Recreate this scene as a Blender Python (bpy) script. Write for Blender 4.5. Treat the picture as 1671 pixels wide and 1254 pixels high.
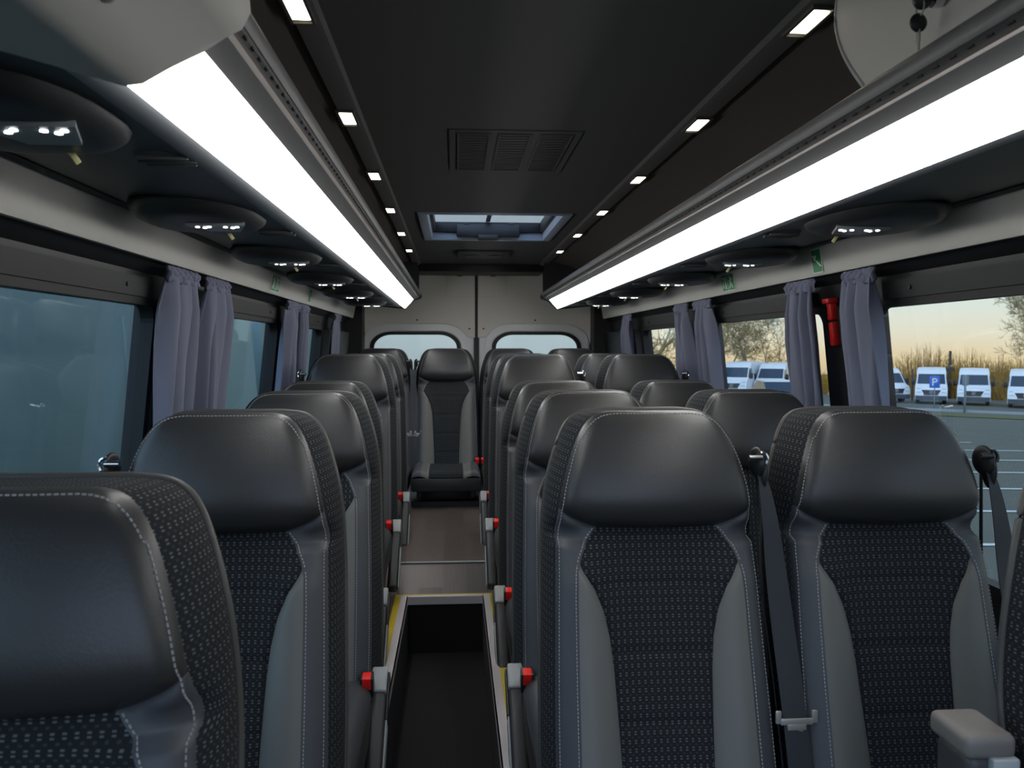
import bpy, bmesh, math, random
from mathutils import Vector, Matrix, noise

# ------------------------------------------------------------------ clear
for o in list(bpy.data.objects):
    bpy.data.objects.remove(o)
S = bpy.context.scene
COL = S.collection
R = math.radians

# ------------------------------------------------------------------ camera (eye point is the world origin, +Y runs down the aisle to the rear doors)
F_PX = 1350.0
cam_d = bpy.data.cameras.new('camera')
cam_d.sensor_width = 36.0
cam_d.lens = 36.0 * F_PX / 1671.0
cam_d.clip_start = 0.02
cam_d.clip_end = 400
cam_d.dof.use_dof = True
cam_d.dof.focus_distance = 2.3
cam_d.dof.aperture_fstop = 9.0
cam = bpy.data.objects.new('camera', cam_d)
COL.objects.link(cam)
cam.location = (0, 0, 0)
cam.rotation_euler = (R(90 - 2.454), 0, R(-3.962))
S.camera = cam

# ------------------------------------------------------------------ world: pale evening sky, warm at the horizon, cooler above
w = bpy.data.worlds.new('evening_sky')
S.world = w
w.use_nodes = True
nt = w.node_tree
nt.nodes.clear()
tc = nt.nodes.new('ShaderNodeTexCoord')
sp = nt.nodes.new('ShaderNodeSeparateXYZ')
rp = nt.nodes.new('ShaderNodeValToRGB')
mr = nt.nodes.new('ShaderNodeMapRange')
mr.inputs['From Min'].default_value = -0.10
mr.inputs['From Max'].default_value = 0.50
bg = nt.nodes.new('ShaderNodeBackground')
wo = nt.nodes.new('ShaderNodeOutputWorld')
nt.links.new(tc.outputs['Generated'], sp.inputs[0])
nt.links.new(sp.outputs['Z'], mr.inputs['Value'])
nt.links.new(mr.outputs[0], rp.inputs[0])
nt.links.new(rp.outputs[0], bg.inputs[0])
nt.links.new(bg.outputs[0], wo.inputs[0])
cr = rp.color_ramp
cr.elements[0].position = 0.0
cr.elements[0].color = (0.20, 0.20, 0.19, 1)
cr.elements[1].position = 1.0
cr.elements[1].color = (0.42, 0.56, 0.74, 1)
for p, c in ((0.14, (0.95, 0.74, 0.44, 1)), (0.172, (1.0, 0.86, 0.62, 1)), (0.195, (1.0, 0.94, 0.76, 1)), (0.222, (0.98, 0.98, 0.86, 1)), (0.250, (0.92, 1.0, 0.94, 1)), (0.34, (0.82, 0.94, 0.98, 1)), (0.6, (0.62, 0.75, 0.88, 1))):
    e = cr.elements.new(p)
    e.color = c
# the half of the sky away from the sunset is a brighter clear blue
vm = nt.nodes.new('ShaderNodeVectorMath')
vm.operation = 'DOT_PRODUCT'
vm.inputs[1].default_value = (-0.55, -0.83, 0.1)
nt.links.new(tc.outputs['Generated'], vm.inputs[0])
m2 = nt.nodes.new('ShaderNodeMapRange')
m2.interpolation_type = 'SMOOTHSTEP'
m2.inputs['From Min'].default_value = 0.0
m2.inputs['From Max'].default_value = 0.9
nt.links.new(vm.outputs['Value'], m2.inputs['Value'])
up = nt.nodes.new('ShaderNodeMapRange')
up.inputs['From Min'].default_value = -0.03
up.inputs['From Max'].default_value = 0.06
nt.links.new(sp.outputs['Z'], up.inputs['Value'])
mm = nt.nodes.new('ShaderNodeMath')
mm.operation = 'MULTIPLY'
nt.links.new(m2.outputs[0], mm.inputs[0])
nt.links.new(up.outputs[0], mm.inputs[1])
mxw = nt.nodes.new('ShaderNodeMix')
mxw.data_type = 'RGBA'
mxw.inputs[7].default_value = (1.45, 1.9, 2.65, 1)
nt.links.new(mm.outputs[0], mxw.inputs[0])
nt.links.new(rp.outputs[0], mxw.inputs[6])
nt.links.new(mxw.outputs[2], bg.inputs[0])
WORLD_STRENGTH = 1.2
STRIP_STRENGTH = 12.0
LED_STRENGTH = 14.0
bg.inputs['Strength'].default_value = WORLD_STRENGTH

vs = S.view_settings
vs.view_transform = 'Standard'
vs.look = 'None'
vs.exposure = 0.0
vs.gamma = 1.0
vs.use_curve_mapping = False

CX = 0.187            # van centre line


def srgb(r, g, b):
    def f(c):
        c /= 255.0
        return c / 12.92 if c <= 0.04045 else ((c + 0.055) / 1.055) ** 2.4
    return (f(r), f(g), f(b), 1)


# ------------------------------------------------------------------ materials
def mat(name, col, rough=0.5, metal=0.0, spec=0.5, bump=0.0, bscale=200.0, emis=None, estr=0.0, vary=0.0, vscale=6.0):
    m = bpy.data.materials.new(name)
    m.use_nodes = True
    n = m.node_tree
    b = n.nodes['Principled BSDF']
    b.inputs['Base Color'].default_value = col
    b.inputs['Roughness'].default_value = rough
    b.inputs['Metallic'].default_value = metal
    b.inputs['Specular IOR Level'].default_value = spec
    if emis:
        b.inputs['Emission Color'].default_value = emis
        b.inputs['Emission Strength'].default_value = estr
    if bump or vary:
        t = n.nodes.new('ShaderNodeTexCoord')
    if bump:
        nz = n.nodes.new('ShaderNodeTexNoise')
        nz.inputs['Scale'].default_value = bscale
        nz.inputs['Detail'].default_value = 3
        bp = n.nodes.new('ShaderNodeBump')
        bp.inputs['Strength'].default_value = bump
        bp.inputs['Distance'].default_value = 0.002
        n.links.new(t.outputs['Object'], nz.inputs['Vector'])
        n.links.new(nz.outputs['Fac'], bp.inputs['Height'])
        n.links.new(bp.outputs['Normal'], b.inputs['Normal'])
    if vary:
        n2 = n.nodes.new('ShaderNodeTexNoise')
        n2.inputs['Scale'].default_value = vscale
        n2.inputs['Detail'].default_value = 4
        r2 = n.nodes.new('ShaderNodeMapRange')
        r2.inputs['To Min'].default_value = 1 - vary
        r2.inputs['To Max'].default_value = 1 + vary
        mx = n.nodes.new('ShaderNodeMix')
        mx.data_type = 'RGBA'
        mx.blend_type = 'MULTIPLY'
        mx.inputs[0].default_value = 1
        mx.inputs[6].default_value = col
        n.links.new(t.outputs['Object'], n2.inputs['Vector'])
        n.links.new(n2.outputs['Fac'], r2.inputs['Value'])
        n.links.new(r2.outputs[0], mx.inputs[7])
        n.links.new(mx.outputs[2], b.inputs['Base Color'])
    return m


def emit(name, col, s):
    m = bpy.data.materials.new(name)
    m.use_nodes = True
    n = m.node_tree
    n.nodes.clear()
    e = n.nodes.new('ShaderNodeEmission')
    e.inputs[0].default_value = col
    e.inputs[1].default_value = s
    o = n.nodes.new('ShaderNodeOutputMaterial')
    n.links.new(e.outputs[0], o.inputs[0])
    return m


def glass_mat(name, tint, refl=0.5):
    """thin tinted pane: transmits with a tint, reflects by Fresnel"""
    m = bpy.data.materials.new(name)
    m.use_nodes = True
    n = m.node_tree
    n.nodes.clear()
    t = n.nodes.new('ShaderNodeBsdfTransparent')
    t.inputs[0].default_value = tint
    g = n.nodes.new('ShaderNodeBsdfGlossy')
    g.inputs['Roughness'].default_value = 0.02
    f = n.nodes.new('ShaderNodeFresnel')
    f.inputs[0].default_value = 1.45
    k = n.nodes.new('ShaderNodeMath')
    k.operation = 'MULTIPLY'
    k.inputs[1].default_value = refl
    x = n.nodes.new('ShaderNodeMixShader')
    o = n.nodes.new('ShaderNodeOutputMaterial')
    n.links.new(f.outputs[0], k.inputs[0])
    n.links.new(k.outputs[0], x.inputs[0])
    n.links.new(t.outputs[0], x.inputs[1])
    n.links.new(g.outputs[0], x.inputs[2])
    n.links.new(x.outputs[0], o.inputs[0])
    return m


class NB:
    """tiny node-math helper"""
    def __init__(self, m):
        self.t = m.node_tree

    def m(self, op, a, b=None, c=None):
        n = self.t.nodes.new('ShaderNodeMath')
        n.operation = op
        for i, v in enumerate((a, b, c)):
            if v is None:
                continue
            if isinstance(v, (int, float)):
                n.inputs[i].default_value = v
            else:
                self.t.links.new(v, n.inputs[i])
        return n.outputs[0]

    def mix(self, f, a, b):
        n = self.t.nodes.new('ShaderNodeMix')
        n.data_type = 'RGBA'
        for i, v in ((0, f), (6, a), (7, b)):
            if isinstance(v, (tuple, float, int)):
                n.inputs[i].default_value = v
            else:
                self.t.links.new(v, n.inputs[i])
        return n.outputs[2]


def fabric_mat():
    """black woven upholstery with a lattice of paired pale dashes and dimmer single ones; UVs are metres"""
    m = bpy.data.materials.new('dotted_seat_fabric')
    m.use_nodes = True
    k = NB(m)
    t = m.node_tree
    b = t.nodes['Principled BSDF']
    b.inputs['Roughness'].default_value = 0.9
    b.inputs['Specular IOR Level'].default_value = 0.15
    uv = t.nodes.new('ShaderNodeTexCoord')
    s = t.nodes.new('ShaderNodeSeparateXYZ')
    t.links.new(uv.outputs['UV'], s.inputs[0])
    P, Q = 0.0118, 0.0142
    u = k.m('DIVIDE', s.outputs[0], P)
    v = k.m('DIVIDE', s.outputs[1], Q)

    def dist(x, off, size):
        fr = k.m('FRACT', k.m('ADD', x, off + 100.5))
        return k.m('MULTIPLY', k.m('ABSOLUTE', k.m('SUBTRACT', fr, 0.5)), size)
    a = k.m('MULTIPLY', k.m('LESS_THAN', dist(u, 0, P), 0.0021),
            k.m('LESS_THAN', k.m('ABSOLUTE', k.m('SUBTRACT', dist(v, 0, Q), 0.0021)), 0.0010))
    c = k.m('MULTIPLY', k.m('LESS_THAN', dist(u, 0.5, P), 0.0020),
            k.m('LESS_THAN', dist(v, 0.5, Q), 0.0012))
    nz = t.nodes.new('ShaderNodeTexNoise')
    nz.inputs['Scale'].default_value = 900
    t.links.new(uv.outputs['UV'], nz.inputs['Vector'])
    base = k.mix(nz.outputs['Fac'], srgb(24, 26, 28), srgb(38, 40, 43))
    c1 = k.mix(c, base, srgb(52, 55, 57))
    c2 = k.mix(a, c1, srgb(88, 92, 93))
    t.links.new(c2, b.inputs['Base Color'])
    return m


def wood_mat():
    m = bpy.data.materials.new('dark_wood_plank_vinyl')
    m.use_nodes = True
    k = NB(m)
    t = m.node_tree
    b = t.nodes['Principled BSDF']
    b.inputs['Roughness'].default_value = 0.42
    tc = t.nodes.new('ShaderNodeTexCoord')
    s = t.nodes.new('ShaderNodeSeparateXYZ')
    t.links.new(tc.outputs['Object'], s.inputs[0])
    col = k.m('FLOOR', k.m('DIVIDE', k.m('ADD', s.outputs[0], 10.03), 0.105))
    row = k.m('FLOOR', k.m('ADD', k.m('DIVIDE', s.outputs[1], 0.85), k.m('MULTIPLY', col, 0.37)))
    wn = t.nodes.new('ShaderNodeTexWhiteNoise')
    wn.noise_dimensions = '2D'
    cb = t.nodes.new('ShaderNodeCombineXYZ')
    t.links.new(col, cb.inputs[0])
    t.links.new(row, cb.inputs[1])
    t.links.new(cb.outputs[0], wn.inputs['Vector'])
    mp = t.nodes.new('ShaderNodeMapping')
    mp.inputs['Scale'].default_value = (60, 3, 1)
    nz = t.nodes.new('ShaderNodeTexNoise')
    nz.inputs['Scale'].default_value = 2.0
    nz.inputs['Detail'].default_value = 5
    t.links.new(tc.outputs['Object'], mp.inputs[0])
    t.links.new(mp.outputs[0], nz.inputs['Vector'])
    f = k.m('ADD', k.m('MULTIPLY', wn.outputs['Value'], 0.75), k.m('MULTIPLY', nz.outputs['Fac'], 0.4))
    c = k.mix(f, srgb(36, 31, 29), srgb(100, 87, 81))
    t.links.new(c, b.inputs['Base Color'])
    return m


M = dict(
    leather=mat('black_leather', srgb(45, 45, 45), 0.42, spec=0.5, bump=0.15, bscale=260),
    leather_soft=mat('black_trim_leather', srgb(62, 64, 68), 0.55, bump=0.12, bscale=260),
    bolster=mat('grey_bolster_leather', srgb(96, 96, 92), 0.6, bump=0.1, bscale=260),
    fabric=fabric_mat(),
    stitch=mat('grey_thread', srgb(150, 150, 150), 0.8),
    plastic=mat('black_plastic', srgb(32, 33, 34), 0.45, bump=0.05),
    piping=mat('charcoal_piping', srgb(66, 64, 60), 0.5),
    cap=mat('light_grey_plastic', srgb(158, 160, 158), 0.5, bump=0.04),
    grey_side=mat('mid_grey_plastic', srgb(150, 155, 155), 0.5),
    red=mat('red_button_plastic', (0.95, 0.02, 0.012, 1), 0.45),
    hammer=mat('dark_red_plastic', srgb(186, 22, 20), 0.45),
    chrome=mat('chrome', srgb(210, 212, 214), 0.18, metal=1.0),
    steel=mat('satin_steel', srgb(165, 162, 156), 0.35, metal=0.4),
    belt=mat('black_belt_webbing', srgb(38, 42, 48), 0.6, bump=0.3, bscale=600),
    tag=mat('white_tag', srgb(215, 215, 205), 0.7),
    ceil=mat('charcoal_headliner', srgb(68, 68, 68), 0.85, bump=0.25, bscale=500),
    ledtinted=mat('led_tinted_headliner', srgb(84, 78, 74), 0.65, bump=0.15, bscale=400),  # charcoal felt with the LEDs' warm tint put into its colour
    panel=mat('light_grey_panel', srgb(182, 181, 176), 0.6, bump=0.06, bscale=500),
    rackgrey=mat('grey_rack_profile', srgb(98, 98, 99), 0.5, bump=0.05),
    bezelgrey=mat('mid_grey_bezel', srgb(132, 136, 140), 0.55),
    armblack=mat('black_armrest_pad', srgb(50, 50, 51), 0.5, bump=0.08),
    armcap=mat('warm_grey_cap', srgb(104, 100, 96), 0.5),
    lining=mat('light_grey_door_lining', srgb(222, 220, 212), 0.6, bump=0.06, bscale=500),
    rackdark=mat('black_rack_underside', srgb(38, 41, 43), 0.42),
    black=mat('black_wall_lining', srgb(20, 21, 22), 0.5),
    charcoal=mat('charcoal_wall_panel', srgb(24, 27, 28), 0.6),
    rubber=mat('black_rubber', srgb(14, 14, 15), 0.55),
    carpet=mat('black_carpet', srgb(13, 12, 12), 0.95, bump=0.6, bscale=400, vary=0.3, vscale=120),
    wood=wood_mat(),
    alu=mat('ribbed_aluminium', srgb(196, 190, 190), 0.45, metal=0.25),
    yellow=mat('yellow_edge_strip', srgb(196, 170, 20), 0.5),
    white_metal=mat('white_painted_metal', srgb(232, 234, 236), 0.35),
    curtain=mat('grey_blue_curtain', srgb(112, 117, 136), 0.85, bump=0.2, bscale=500),
    strip=emit('white_light_diffuser', (1.0, 0.99, 0.97, 1), STRIP_STRENGTH),
    led=emit('warm_led', (1.0, 0.86, 0.62, 1), LED_STRENGTH),
    readled=emit('cool_reading_led', (0.92, 0.96, 1.0, 1), 9.0),
    lens=mat('frosted_lens', srgb(128, 134, 138), 0.3, spec=0.6),
    green=mat('green_sign_film', srgb(16, 120, 62), 0.5),
    signwhite=mat('white_sign_print', srgb(205, 225, 210), 0.6),
    pane=glass_mat('tinted_side_glass', (0.95, 0.97, 0.96, 1), 0.3),
    paneL=glass_mat('dark_tinted_side_glass', (0.80, 0.87, 0.87, 1), 0.3),
    rearpane=glass_mat('rear_glass', (0.95, 0.97, 0.96, 1), 0.3),
    hatchpane=glass_mat('roof_glass', (0.88, 0.90, 0.93, 1), 0.15),
    bluegrey=mat('blue_grey_hatch_liner', srgb(150, 160, 176), 0.5),
    vanwhite=mat('white_van_paint', srgb(225, 230, 235), 0.3),
    vanpale=mat('pale_blue_van_paint', srgb(150, 172, 176), 0.45),
    vanglass=mat('dark_van_glass', srgb(40, 60, 80), 0.1),
    vangrey=mat('dark_bumper_plastic', srgb(62, 70, 78), 0.6),
    grille=mat('black_grille', srgb(16, 18, 22), 0.4),
    lampglass=mat('headlamp_glass', srgb(170, 185, 195), 0.15),
    tyre=mat('black_tyre', srgb(22, 22, 22), 0.9),
    vanyellow=mat('yellow_van_paint', srgb(214, 196, 40), 0.4),
    cargreen=mat('dark_green_car_paint', srgb(44, 70, 66), 0.3),
    blue=mat('blue_sign', srgb(40, 96, 190), 0.5),
    pole=mat('grey_galvanised_pole', srgb(120, 135, 140), 0.5),
    darkpole=mat('weathered_dark_wood', srgb(70, 64, 52), 0.8),
    asphalt=mat('asphalt', srgb(90, 95, 87), 0.9, vary=0.15, vscale=0.8),
    line=mat('white_road_paint', srgb(210, 220, 220), 0.8),
    grass=mat('winter_grass', srgb(92, 96, 62), 0.95, vary=0.3, vscale=2),
    kerb=mat('concrete_kerb', srgb(150, 155, 158), 0.9),
    bark=mat('grey_brown_bark', srgb(88, 80, 58), 0.9),
    twig=mat('olive_brown_twigs', srgb(150, 134, 84), 0.9),
    ochre=mat('ochre_winter_hedge', srgb(178, 138, 52), 0.95, vary=0.45, vscale=3),
    facade=mat('pale_painted_facade', srgb(206, 200, 182), 0.8, vary=0.04, vscale=1.5),
)
STUFF = []


# ------------------------------------------------------------------ object helpers
def mesh_from(name, verts, faces, uvs=None, smooth=True):
    me = bpy.data.meshes.new(name)
    me.from_pydata([tuple(v) for v in verts], [], faces)
    if uvs:
        l = me.uv_layers.new(name='UVMap')
        for lp in me.loops:
            l.data[lp.index].uv = uvs[lp.vertex_index]
    if smooth:
        me.polygons.foreach_set('use_smooth', [True] * len(me.polygons))
    me.update()
    return me


def put(name, me, m=None, parent=None, loc=(0, 0, 0), rot=(0, 0, 0)):
    if m is not None and not me.materials:
        me.materials.append(m)
    o = bpy.data.objects.new(name, me)
    COL.objects.link(o)
    o.location = loc
    o.rotation_euler = rot
    if parent:
        o.parent = parent
    return o


def thing(name, label, cat, loc=(0, 0, 0), rz=0.0, group=None):
    o = bpy.data.objects.new(name, None)
    COL.objects.link(o)
    o.empty_display_size = 0.05
    o.location = loc
    o.rotation_euler = (0, 0, rz)
    tag(o, label, cat, group)
    return o


def tag(o, label, cat, group=None):
    o['label'] = label
    o['category'] = cat
    if group:
        o['group'] = group
    return o


def struct(o, label=None):
    o['kind'] = 'structure'
    if label:
        o['label'] = label
    return o


def bm_mesh(bm, name, smooth=True, angle=35):
    me = bpy.data.meshes.new(name)
    bmesh.ops.recalc_face_normals(bm, faces=bm.faces)
    for f in bm.faces:
        f.smooth = smooth
    if smooth:
        for e in bm.edges:
            if len(e.link_faces) == 2 and e.calc_face_angle(0) > R(angle):
                e.smooth = False
    bm.to_mesh(me)
    bm.free()
    return me


def add_box(bm, x0, x1, y0, y1, z0, z1, bev=0.0, seg=2, mtx=None):
    vs_ = [bm.verts.new((x, y, z)) for x in (x0, x1) for y in (y0, y1) for z in (z0, z1)]
    fs = []
    for q in ((0, 1, 3, 2), (4, 6, 7, 5), (0, 4, 5, 1), (2, 3, 7, 6), (0, 2, 6, 4), (1, 5, 7, 3)):
        fs.append(bm.faces.new([vs_[i] for i in q]))
    geo = vs_
    if bev > 0:
        es = list({e for f in fs for e in f.edges})
        r = bmesh.ops.bevel(bm, geom=es, offset=bev, segments=seg, profile=0.5, affect='EDGES')
        geo = list({v for f in r['faces'] for v in f.verts} | {v for v in vs_ if v.is_valid})
    if mtx is not None:
        bmesh.ops.transform(bm, matrix=mtx, verts=geo)
    return geo


def box(name, x0, x1, y0, y1, z0, z1, m, parent=None, bev=0.0, seg=2, mtx=None, loc=(0, 0, 0)):
    bm = bmesh.new()
    add_box(bm, min(x0, x1), max(x0, x1), y0, y1, z0, z1, bev, seg, mtx)
    return put(name, bm_mesh(bm, name), m, parent, loc)


def boxes(name, lst, m, parent=None, bev=0.0):
    bm = bmesh.new()
    for b in lst:
        add_box(bm, min(b[0], b[1]), max(b[0], b[1]), b[2], b[3], b[4], b[5], bev)
    return put(name, bm_mesh(bm, name), m, parent)


def extrude_y(name, pts, y0, y1, m, parent=None, side=1, cx=CX, smooth=True, angle=30, bev=0.0):
    """closed profile of (offset from the centre line, z) drawn along Y"""
    bm = bmesh.new()
    a = [bm.verts.new((cx + side * x, y0, z)) for x, z in pts]
    b = [bm.verts.new((cx + side * x, y1, z)) for x, z in pts]
    n = len(pts)
    for i in range(n):
        j = (i + 1) % n
        bm.faces.new((a[i], a[j], b[j], b[i]))
    ca = bm.faces.new(a)
    cb = bm.faces.new(b)
    if bev:
        bmesh.ops.bevel(bm, geom=list(ca.edges) + list(cb.edges), offset=bev, segments=4, profile=0.5, affect='EDGES')
    return put(name, bm_mesh(bm, name, smooth, angle), m, parent)


def extrude_x(name, pts, x0, x1, m, parent=None, bev=0.0, mtx=None, loc=(0, 0, 0)):
    bm = bmesh.new()
    a = [bm.verts.new((x0, y, z)) for y, z in pts]
    b = [bm.verts.new((x1, y, z)) for y, z in pts]
    n = len(pts)
    for i in range(n):
        j = (i + 1) % n
        bm.faces.new((a[i], a[j], b[j], b[i]))
    ca = bm.faces.new(a)
    cb = bm.faces.new(b)
    if bev:
        bmesh.ops.bevel(bm, geom=list(ca.edges) + list(cb.edges), offset=bev, segments=3, profile=0.5, affect='EDGES')
    if mtx is not None:
        bmesh.ops.transform(bm, matrix=mtx, verts=bm.verts)
    return put(name, bm_mesh(bm, name, True, 40), m, parent, loc)


def tube_into(V, Fc, pts, radii, n=6, close=True):
    """append a swept tube to vertex / face lists"""
    base = len(V)
    P = [Vector(p) for p in pts]
    for i, p in enumerate(P):
        d = (P[min(i + 1, len(P) - 1)] - P[max(i - 1, 0)])
        d = d.normalized() if d.length > 1e-9 else Vector((0, 0, 1))
        ref = Vector((0, 0, 1)) if abs(d.z) < 0.9 else Vector((1, 0, 0))
        u = d.cross(ref).normalized()
        v = d.cross(u)
        r = radii[i] if isinstance(radii, (list, tuple)) else radii
        for k in range(n):
            a = 2 * math.pi * k / n
            V.append(p + (u * math.cos(a) + v * math.sin(a)) * r)
    for i in range(len(P) - 1):
        for k in range(n):
            a = base + i * n + k
            b = base + i * n + (k + 1) % n
            Fc.append((a, b, b + n, a + n))
    if close:
        Fc.append(tuple(base + k for k in range(n))[::-1])
        Fc.append(tuple(base + (len(P) - 1) * n + k for k in range(n)))


def tube(name, pts, r, m, parent=None, n=8):
    V, Fc = [], []
    tube_into(V, Fc, pts, r, n)
    return put(name, mesh_from(name, V, Fc), m, parent)


def ribbon_mesh(name, pts, width_vec, thick_vec):
    """flat strap: centre points, half-width vector(s), half-thickness vector"""
    V, Fc = [], []
    t = Vector(thick_vec)
    for i, p in enumerate(pts):
        p = Vector(p)
        wv = Vector(width_vec[i] if isinstance(width_vec, list) else width_vec)
        V += [p - wv - t, p + wv - t, p + wv + t, p - wv + t]
    for i in range(len(pts) - 1):
        a = 4 * i
        for k in range(4):
            Fc.append((a + k, a + (k + 1) % 4, a + 4 + (k + 1) % 4, a + 4 + k))
    Fc.append((3, 2, 1, 0))
    e = 4 * (len(pts) - 1)
    Fc.append((e, e + 1, e + 2, e + 3))
    return mesh_from(name, V, Fc, smooth=False)


def interp(tab, t):
    """Catmull-Rom through a table of (t, value)"""
    n = len(tab)
    if t <= tab[0][0]:
        return tab[0][1]
    if t >= tab[-1][0]:
        return tab[-1][1]
    for i in range(n - 1):
        if tab[i][0] <= t <= tab[i + 1][0]:
            break
    t0, v0 = tab[i]
    t1, v1 = tab[i + 1]
    h = t1 - t0
    s = (t - t0) / h
    m0 = (v1 - tab[i - 1][1]) / (t1 - tab[i - 1][0]) * h if i > 0 else (v1 - v0)
    m1 = (tab[i + 2][1] - v0) / (tab[i + 2][0] - t0) * h if i + 2 < n else (v1 - v0)
    return (2 * s ** 3 - 3 * s ** 2 + 1) * v0 + (s ** 3 - 2 * s ** 2 + s) * m0 + (-2 * s ** 3 + 3 * s ** 2) * v1 + (s ** 3 - s ** 2) * m1


def lin(tab, t):
    if t <= tab[0][0]:
        return tab[0][1]
    for (a, va), (b, vb) in zip(tab, tab[1:]):
        if t <= b:
            return va + (vb - va) * (t - a) / (b - a)
    return tab[-1][1]


# =================================================================== SETTING
FLOOR_F, FLOOR_R, WELL = -1.06, -0.98, -1.30
WIN_Z0, WIN_Z1 = -0.56, 0.115
Y0, Y1 = -0.5, 6.5


def wall_off(z):
    return 1.01 + 0.11 * (0.115 - z)


# floor: one stepped slab along the van, with the sunken aisle well
WX0, WX1 = -0.206, 0.120           # sides of the sunken aisle well
WY1 = 3.50                         # its far end
boxes('floor', [(-0.98, WX0, -0.6, WY1, FLOOR_F - 0.26, FLOOR_F), (WX1, 1.36, -0.6, WY1, FLOOR_F - 0.26, FLOOR_F)], M['wood'])
fm = bmesh.new()
fm.from_mesh(bpy.data.objects['floor'].data)
pr = [(WY1, FLOOR_F - 0.26), (WY1, FLOOR_F), (3.54, FLOOR_F), (3.765, FLOOR_R), (6.62, FLOOR_R), (6.62, FLOOR_F - 0.26)]
a_ = [fm.verts.new((-0.98, y, z)) for y, z in pr]
b_ = [fm.verts.new((1.36, y, z)) for y, z in pr]
for i in range(len(pr)):
    fm.faces.new((a_[i], b_[i], b_[(i + 1) % 6], a_[(i + 1) % 6]))
fm.faces.new(a_)
fm.faces.new(b_[::-1])
bmesh.ops.recalc_face_normals(fm, faces=fm.faces)
fm.to_mesh(bpy.data.objects['floor'].data)
fm.free()
struct(bpy.data.objects['floor'])
struct(box('floor_aisle', WX0, WX1, -0.6, 3.50, WELL - 0.03, WELL, M['carpet']))
# riser faces of the well, dark carpet
struct(boxes('baseboard_aisle', [(WX0, WX0 + 0.004, -0.6, 3.5, WELL, FLOOR_F - 0.03), (WX1 - 0.004, WX1, -0.6, 3.5, WELL, FLOOR_F - 0.03), (WX0 + 0.004, WX1 - 0.004, 3.496, 3.5, WELL, FLOOR_F - 0.028)], M['carpet']))

# step nosings
def nosing(name, x0, x1, y0, y1, horiz, label):
    t = thing(name, label, 'step edge', ((x0 + x1) / 2, (y0 + y1) / 2, FLOOR_F), 0, 'step edge strips round the sunken aisle')
    cx, cy = (x0 + x1) / 2, (y0 + y1) / 2
    return t, cx, cy


def long_nosing(xw, sg, label):
    t, cx, cy = nosing('step_nosing', xw, xw + sg * 0.055, 0.0, WY1, False, label)
    X = lambda d: xw + sg * d - cx
    bx = [(X(-0.004), X(0.026), -cy, WY1 - cy, 0, 0.004), (X(-0.004), X(0.0), -cy, WY1 - cy, -0.030, 0.004)]
    bx += [(X(0.002 + 0.0048 * i), X(0.0055 + 0.0048 * i), -cy, WY1 - cy, 0, 0.006) for i in range(5)]
    boxes('rib_strip', bx, M['alu'], t)
    boxes('yellow_strip', [(X(0.026), X(0.050), -cy, WY1 + 0.015 - cy, 0, 0.0045)], M['yellow'], t)


long_nosing(WX0, -1, 'yellow and ribbed aluminium edge strip on the left of the sunken aisle')
long_nosing(WX1, 1, 'yellow and ribbed aluminium edge strip on the right of the sunken aisle')
t, cx_, cy_ = nosing('step_nosing', WX0, WX1, 3.49, 3.53, True, 'aluminium step edge with thin yellow line across the far end of the aisle well')
boxes('rib_strip', [(WX0 - 0.026 - cx_, WX1 + 0.026 - cx_, 3.500 - cy_, 3.515 - cy_, 0, 0.0055), (WX0 + 0.004 - cx_, WX1 - 0.004 - cx_, 3.490 - cy_, 3.500 - cy_, -0.028, 0.0055)], M['alu'], t)
box('yellow_strip', WX0 - 0.050 - cx_, WX1 + 0.050 - cx_, 3.515 - cy_, 3.530 - cy_, 0, 0.005, M['yellow'], t)
o = boxes('floor_trim', [(-0.9, 1.27, 3.757, 3.775, FLOOR_R, FLOOR_R + 0.004)], M['grey_side'])
o.name = 'trim_3'
struct(o)

# ceiling: closed shell section drawn along the van, with the hatch opening
HX0, HX1, HY0, HY1 = CX - 0.32, CX + 0.32, 3.80, 4.68
def ceiling_piece(name, pts_in, y0, y1):
    return pts_in
cei = bmesh.new()
add_box(cei, CX - 0.44, CX + 0.44, Y0, HY0, 0.615, 0.66)
add_box(cei, CX - 0.44, CX + 0.44, HY1, 6.06, 0.615, 0.66)
add_box(cei, CX - 0.44, HX0, HY0, HY1, 0.615, 0.66)
add_box(cei, HX1, CX + 0.44, HY0, HY1, 0.615, 0.66)
struct(put('ceiling', bm_mesh(cei, 'ceiling', False), M['ceil']))
for side, nm in ((-1, 'ceiling_left'), (1, 'ceiling_right')):
    inner = [(0.44, 0.612), (0.49, 0.607), (0.56, 0.595), (0.66, 0.565), (0.76, 0.52), (0.85, 0.455), (0.92, 0.37), (0.95, 0.29)]
    outer = [(x + 0.03, z + 0.05) for x, z in inner][::-1]
    struct(extrude_y(nm, inner + [(0.985, 0.27), (1.0, 0.30)] + outer + [(0.44, 0.66)], Y0, 6.5, M['ledtinted'], side=side, angle=50))
# LED channels, a shallow raised profile on each ceiling edge
for side, n_ in ((-1, 1), (1, 2)):
    o = extrude_y('trim_%d' % n_, [(0.425, 0.618), (0.432, 0.604), (0.444, 0.600), (0.478, 0.598), (0.487, 0.603), (0.496, 0.618)], Y0, 6.0, M['ceil'], side=side, angle=20)
    struct(o)

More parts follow.
